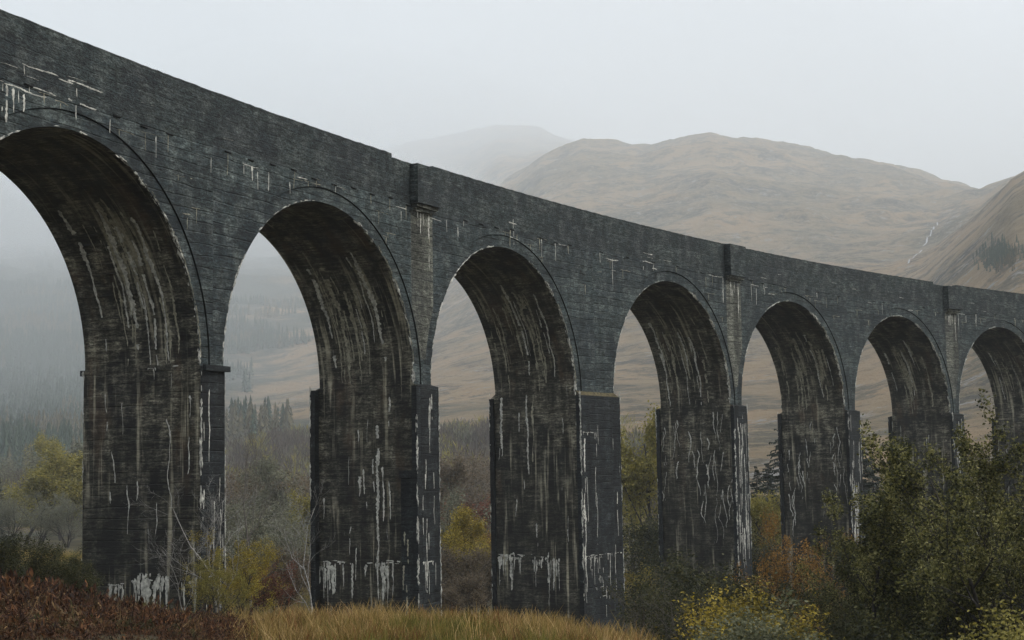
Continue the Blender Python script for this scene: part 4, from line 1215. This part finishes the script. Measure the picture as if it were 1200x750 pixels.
# far conifer wood: one mass on the left hillside and a patch on the right hill
def fir_tpl(rg):
    V = []; F = []
    for k in range(6):
        q = k / 6; z0 = 0.08 + 0.88 * q; rad = 0.2 * (1 - q) ** 0.9 + 0.012
        n = 7
        for j in range(n):
            a = (j + rg.random()) / n * 6.283; rr = rad * rg.uniform(0.6, 1.2); w = 0.4
            c0 = np.array([0, 0, z0 + 0.17]); pl = np.array([math.cos(a - w) * rr * 0.75, math.sin(a - w) * rr * 0.75, z0 + 0.01])
            pt = np.array([math.cos(a) * rr, math.sin(a) * rr, z0 - 0.03]); pr_ = np.array([math.cos(a + w) * rr * 0.75, math.sin(a + w) * rr * 0.75, z0 + 0.01])
            b = len(V); V += [c0, pl, pt, pr_]; F.append((b, b + 1, b + 2, b + 3))
    return np.array(V), np.array(F)


def blob_tpl(rg):
    """a bare broadleaf seen far off: many thin upright twigs"""
    N = 240
    P = rg.normal(0, 1, (N, 3)); P /= np.linalg.norm(P, axis=1)[:, None]; P *= rg.uniform(0.35, 1, (N, 1)) ** 0.6
    a = np.stack([P[:, 0] * 0.45 + rg.normal(0, .22, N), P[:, 1] * 0.45 + rg.normal(0, .22, N), 0.6 + 0.5 * rg.random(N)], 1)
    P = P * (0.34, 0.34, 0.45) + (0, 0, 0.52)
    a /= np.linalg.norm(a, axis=1)[:, None]; b = np.cross(a, rg.normal(0, 1, (N, 3))); b /= np.linalg.norm(b, axis=1)[:, None]
    l = rg.uniform(0.05, 0.13, (N, 1)); w_ = 0.0085
    V = np.stack([P - a * l, P + b * w_, P + a * l, P - b * w_], 1).reshape(-1, 3)
    F = np.arange(N * 4).reshape(-1, 4)
    n0 = len(V); t0 = np.array([(-.012, 0, -.03), (.012, 0, -.03), (.006, 0, .6), (-.006, 0, .6), (0, -.012, -.03), (0, .012, -.03), (0, .006, .6), (0, -.006, .6)])
    return np.concatenate([V, t0]), np.concatenate([F, [[n0, n0 + 1, n0 + 2, n0 + 3], [n0 + 4, n0 + 5, n0 + 6, n0 + 7]]])


FT = [fir_tpl(rg) for _ in range(4)]
X, r, x, y = in_view(52000, -130, 470, 660, 4200)
dn = fbm(x / 190, y / 190, 61)
keep = (dn + np.interp(X, [0, 180, 300, 400], [0.3, 0.2, 0.05, -0.14]) - np.clip((r - 2600) / 2600, 0, 1) > 0.02) & (RNG.random(len(X)) < np.clip(1.2 - r / 4000, 0.3, 1))
x1, y1 = x[keep], y[keep]
PT = []
for k in range(420):
    q = hit(1182 + RNG.normal(0, 11), 304 + RNG.normal(0, 7))
    if q is not None: PT.append(q[:2])
PT = np.array(PT)
xa = np.concatenate([x1, PT[:, 0]]); ya = np.concatenate([y1, PT[:, 1]])
s = RNG.uniform(11, 19, len(xa)); s[len(x1):] *= 0.26
L_FARFIR = leaf_mat('far_conifer', [(0.012, 0.03, 0.02), (0.026, 0.055, 0.033), (0.055, 0.085, 0.045)], 0.1)
L_FARLARCH = leaf_mat('far_larch', [(0.05, 0.05, 0.028), (0.1, 0.09, 0.045), (0.16, 0.13, 0.06)], 0.2)
L_FARBARE = leaf_mat('far_bare_wood', [(0.06, 0.05, 0.044), (0.11, 0.09, 0.076), (0.17, 0.14, 0.11)], 0.2)
mi = (fbm(xa / 90, ya / 90, 77) + RNG.normal(0, .08, len(xa)) > 0.12).astype(int)
scatter('conifer_wood', [b[0] for b in FT], [b[1] for b in FT], xa, ya, s, [L_FARFIR, L_FARLARCH], mi, 0.02, 'misty conifer wood on the far left hillside', 'wood')
BL = [blob_tpl(rg) for _ in range(4)]
X, r, x, y = in_view(6500, -80, 830, 230, 680)
keep = (fbm(x / 45, y / 45, 62) + np.interp(X, [0, 330, 560, 700, 830], [0.16, 0.14, 0.08, -0.05, -0.12]) - np.clip((r - 400) / 500, 0, 1) > 0.0)
keep &= ~((X < 130) & (r < 320))
x, y = x[keep], y[keep]
s = RNG.uniform(6, 12, len(x))
mi = np.where(RNG.random(len(x)) < 0.58, 0, 1 + (RNG.random(len(x)) < 0.45))
scatter('bare_wood', [b[0] for b in BL], [b[1] for b in BL], x, y, s, [L_FARBARE, L_GREY, L_YGREEN], mi, 0.05, 'misty grey brown bare wood at the foot of the hills', 'wood')

# ------------------------------------------------------------------ haze
bpy_me = bpy.data.meshes.new('haze')
B = 12900.0
zb, zt_ = float(ZG.min()) - 3.0 if ZG.min() > -40 else float(ZG.min()) - 1.0, max(float(ZG.max()) + 25, 2500.0)
vs = [(CAM[0] + a * B, CAM[1] + b * B, z) for z in (zb, zt_) for a, b in ((-1, -1), (1, -1), (1, 1), (-1, 1))]
bpy_me.from_pydata(vs, [], [(3, 2, 1, 0), (4, 5, 6, 7), (0, 1, 5, 4), (1, 2, 6, 5), (2, 3, 7, 6), (3, 0, 4, 7)])
HAZE_DENSITY = 0.00023
t = NT('haze_air')
pv = t.n('ShaderNodeVolumePrincipled')
pv.inputs['Color'].default_value = (0.925, 0.965, 0.99, 1)
pv.inputs['Density'].default_value = HAZE_DENSITY
pv.inputs['Anisotropy'].default_value = 0.0
t.l(pv.outputs[0], t.out.inputs['Volume'])
bpy_me.materials.append(t.m)
tag(link('haze', bpy_me), 'thin pale mist filling the valley', 'haze', None, 'stuff')

# low cloud caught on the far peak and the head of the glen: lumpy closed bodies of thicker mist
def mist(X, r, y_mid, rx, ry, rz_, dens, seed):
    px_, py_ = xy_at(X, r)
    bm_v = []; nu, nv = 36, 18
    for i_ in range(nv + 1):
        for j_ in range(nu):
            a = PI * i_ / nv; b = 2 * PI * j_ / nu
            p = np.array([math.sin(a) * math.cos(b), math.sin(a) * math.sin(b), math.cos(a)])
            k_ = 1 + 0.28 * float(fbm(p[0] * 2 + 5 + seed, p[1] * 2 + p[2] * 1.7 + 9, seed, 3))
            q = p * k_ * (rx, ry, rz_)
            an = -az_of(X)
            bm_v.append((px_ + q[0] * math.cos(an) - q[1] * math.sin(an), py_ + q[0] * math.sin(an) + q[1] * math.cos(an), CAM[2] + elev_of(X, y_mid) * r + q[2]))
    F = [(i_ * nu + j_, (i_ + 1) * nu + j_, (i_ + 1) * nu + (j_ + 1) % nu, i_ * nu + (j_ + 1) % nu) for i_ in range(nv) for j_ in range(nu)]
    t = NT('mist_bank_air')
    pv = t.n('ShaderNodeVolumePrincipled'); pv.inputs['Color'].default_value = (0.94, 0.97, 1.0, 1); pv.inputs['Density'].default_value = dens
    t.l(pv.outputs[0], t.out.inputs['Volume'])
    tag(link('mist_bank', np_mesh('mist_bank', np.array(bm_v), np.array(F), t.m)), 'low cloud drifting over the head of the glen', 'mist', None, 'stuff')


mist(385, 6100, 200, 1060, 1000, 440, 0.0006, 1)
mist(480, 6700, 130, 560, 700, 200, 0.00018, 2)
mist(-10, 1150, 455, 235, 330, 150, 0.0004, 5)
mist(110, 3600, 262, 1000, 520, 210, 0.00075, 3)

# ------------------------------------------------------------------ sky and light
SUN_DIR = np.array([0.25, -0.72, 0.85]); SUN_DIR /= np.linalg.norm(SUN_DIR)
sun_el = math.asin(SUN_DIR[2]); sun_az = math.atan2(SUN_DIR[0], SUN_DIR[1])
w = bpy.data.worlds.new('World'); SC.world = w
w.use_nodes = True
nt = w.node_tree; nt.nodes.clear()
ow = nt.nodes.new('ShaderNodeOutputWorld'); bg = nt.nodes.new('ShaderNodeBackground')
sky = nt.nodes.new('ShaderNodeTexSky'); sky.sky_type = 'NISHITA'; sky.sun_disc = False
sky.sun_elevation = sun_el; sky.sun_rotation = sun_az
sky.dust_density = 4.0; sky.air_density = 1.0
hs = nt.nodes.new('ShaderNodeHueSaturation'); hs.inputs['Saturation'].default_value = 0.12
nt.links.new(sky.outputs[0], hs.inputs['Color'])
tc = nt.nodes.new('ShaderNodeTexCoord')
nz = nt.nodes.new('ShaderNodeTexNoise'); nz.inputs['Scale'].default_value = 2.2; nz.inputs['Detail'].default_value = 5
nt.links.new(tc.outputs['Generated'], nz.inputs['Vector'])
mr = nt.nodes.new('ShaderNodeMapRange'); mr.inputs[1].default_value = 0.3; mr.inputs[2].default_value = 0.7; mr.inputs[3].default_value = 0.74; mr.inputs[4].default_value = 1.2
nt.links.new(nz.outputs[0], mr.inputs[0])
mx = nt.nodes.new('ShaderNodeMix'); mx.data_type = 'RGBA'; mx.inputs[0].default_value = 0.65
mx.inputs[7].default_value = (6.85, 7.25, 8.0, 1)          # even cloud cover over the clear sky
nt.links.new(hs.outputs[0], mx.inputs[6])
ml = nt.nodes.new('ShaderNodeMix'); ml.data_type = 'RGBA'; ml.blend_type = 'MULTIPLY'; ml.inputs[0].default_value = 1.0
nt.links.new(mx.outputs[2], ml.inputs[6]); nt.links.new(mr.outputs[0], ml.inputs[7])
nt.links.new(ml.outputs[2], bg.inputs[0]); bg.inputs[1].default_value = 0.092
nt.links.new(bg.outputs[0], ow.inputs[0])

sd = bpy.data.lights.new('sun', 'SUN'); sd.energy = 1.5; sd.angle = math.radians(12); sd.color = (1.0, 0.95, 0.87)
so = bpy.data.objects.new('sun', sd); COL.objects.link(so)
so.rotation_euler = Vector(SUN_DIR).to_track_quat('Z', 'Y').to_euler()
so.location = (0, 0, 300)

SC.view_settings.view_transform = 'Standard'
SC.view_settings.look = 'None'
SC.view_settings.gamma = 1.0
SC.view_settings.exposure = 1.15
SC.view_settings.use_curve_mapping = False
SC.render.engine = 'CYCLES'
cy = SC.cycles
cy.max_bounces = 6; cy.diffuse_bounces = 3; cy.glossy_bounces = 2; cy.transmission_bounces = 3; cy.volume_bounces = 3; cy.transparent_max_bounces = 8
cy.use_denoising = True; cy.use_adaptive_sampling = False
cy.caustics_reflective = False; cy.caustics_refractive = False
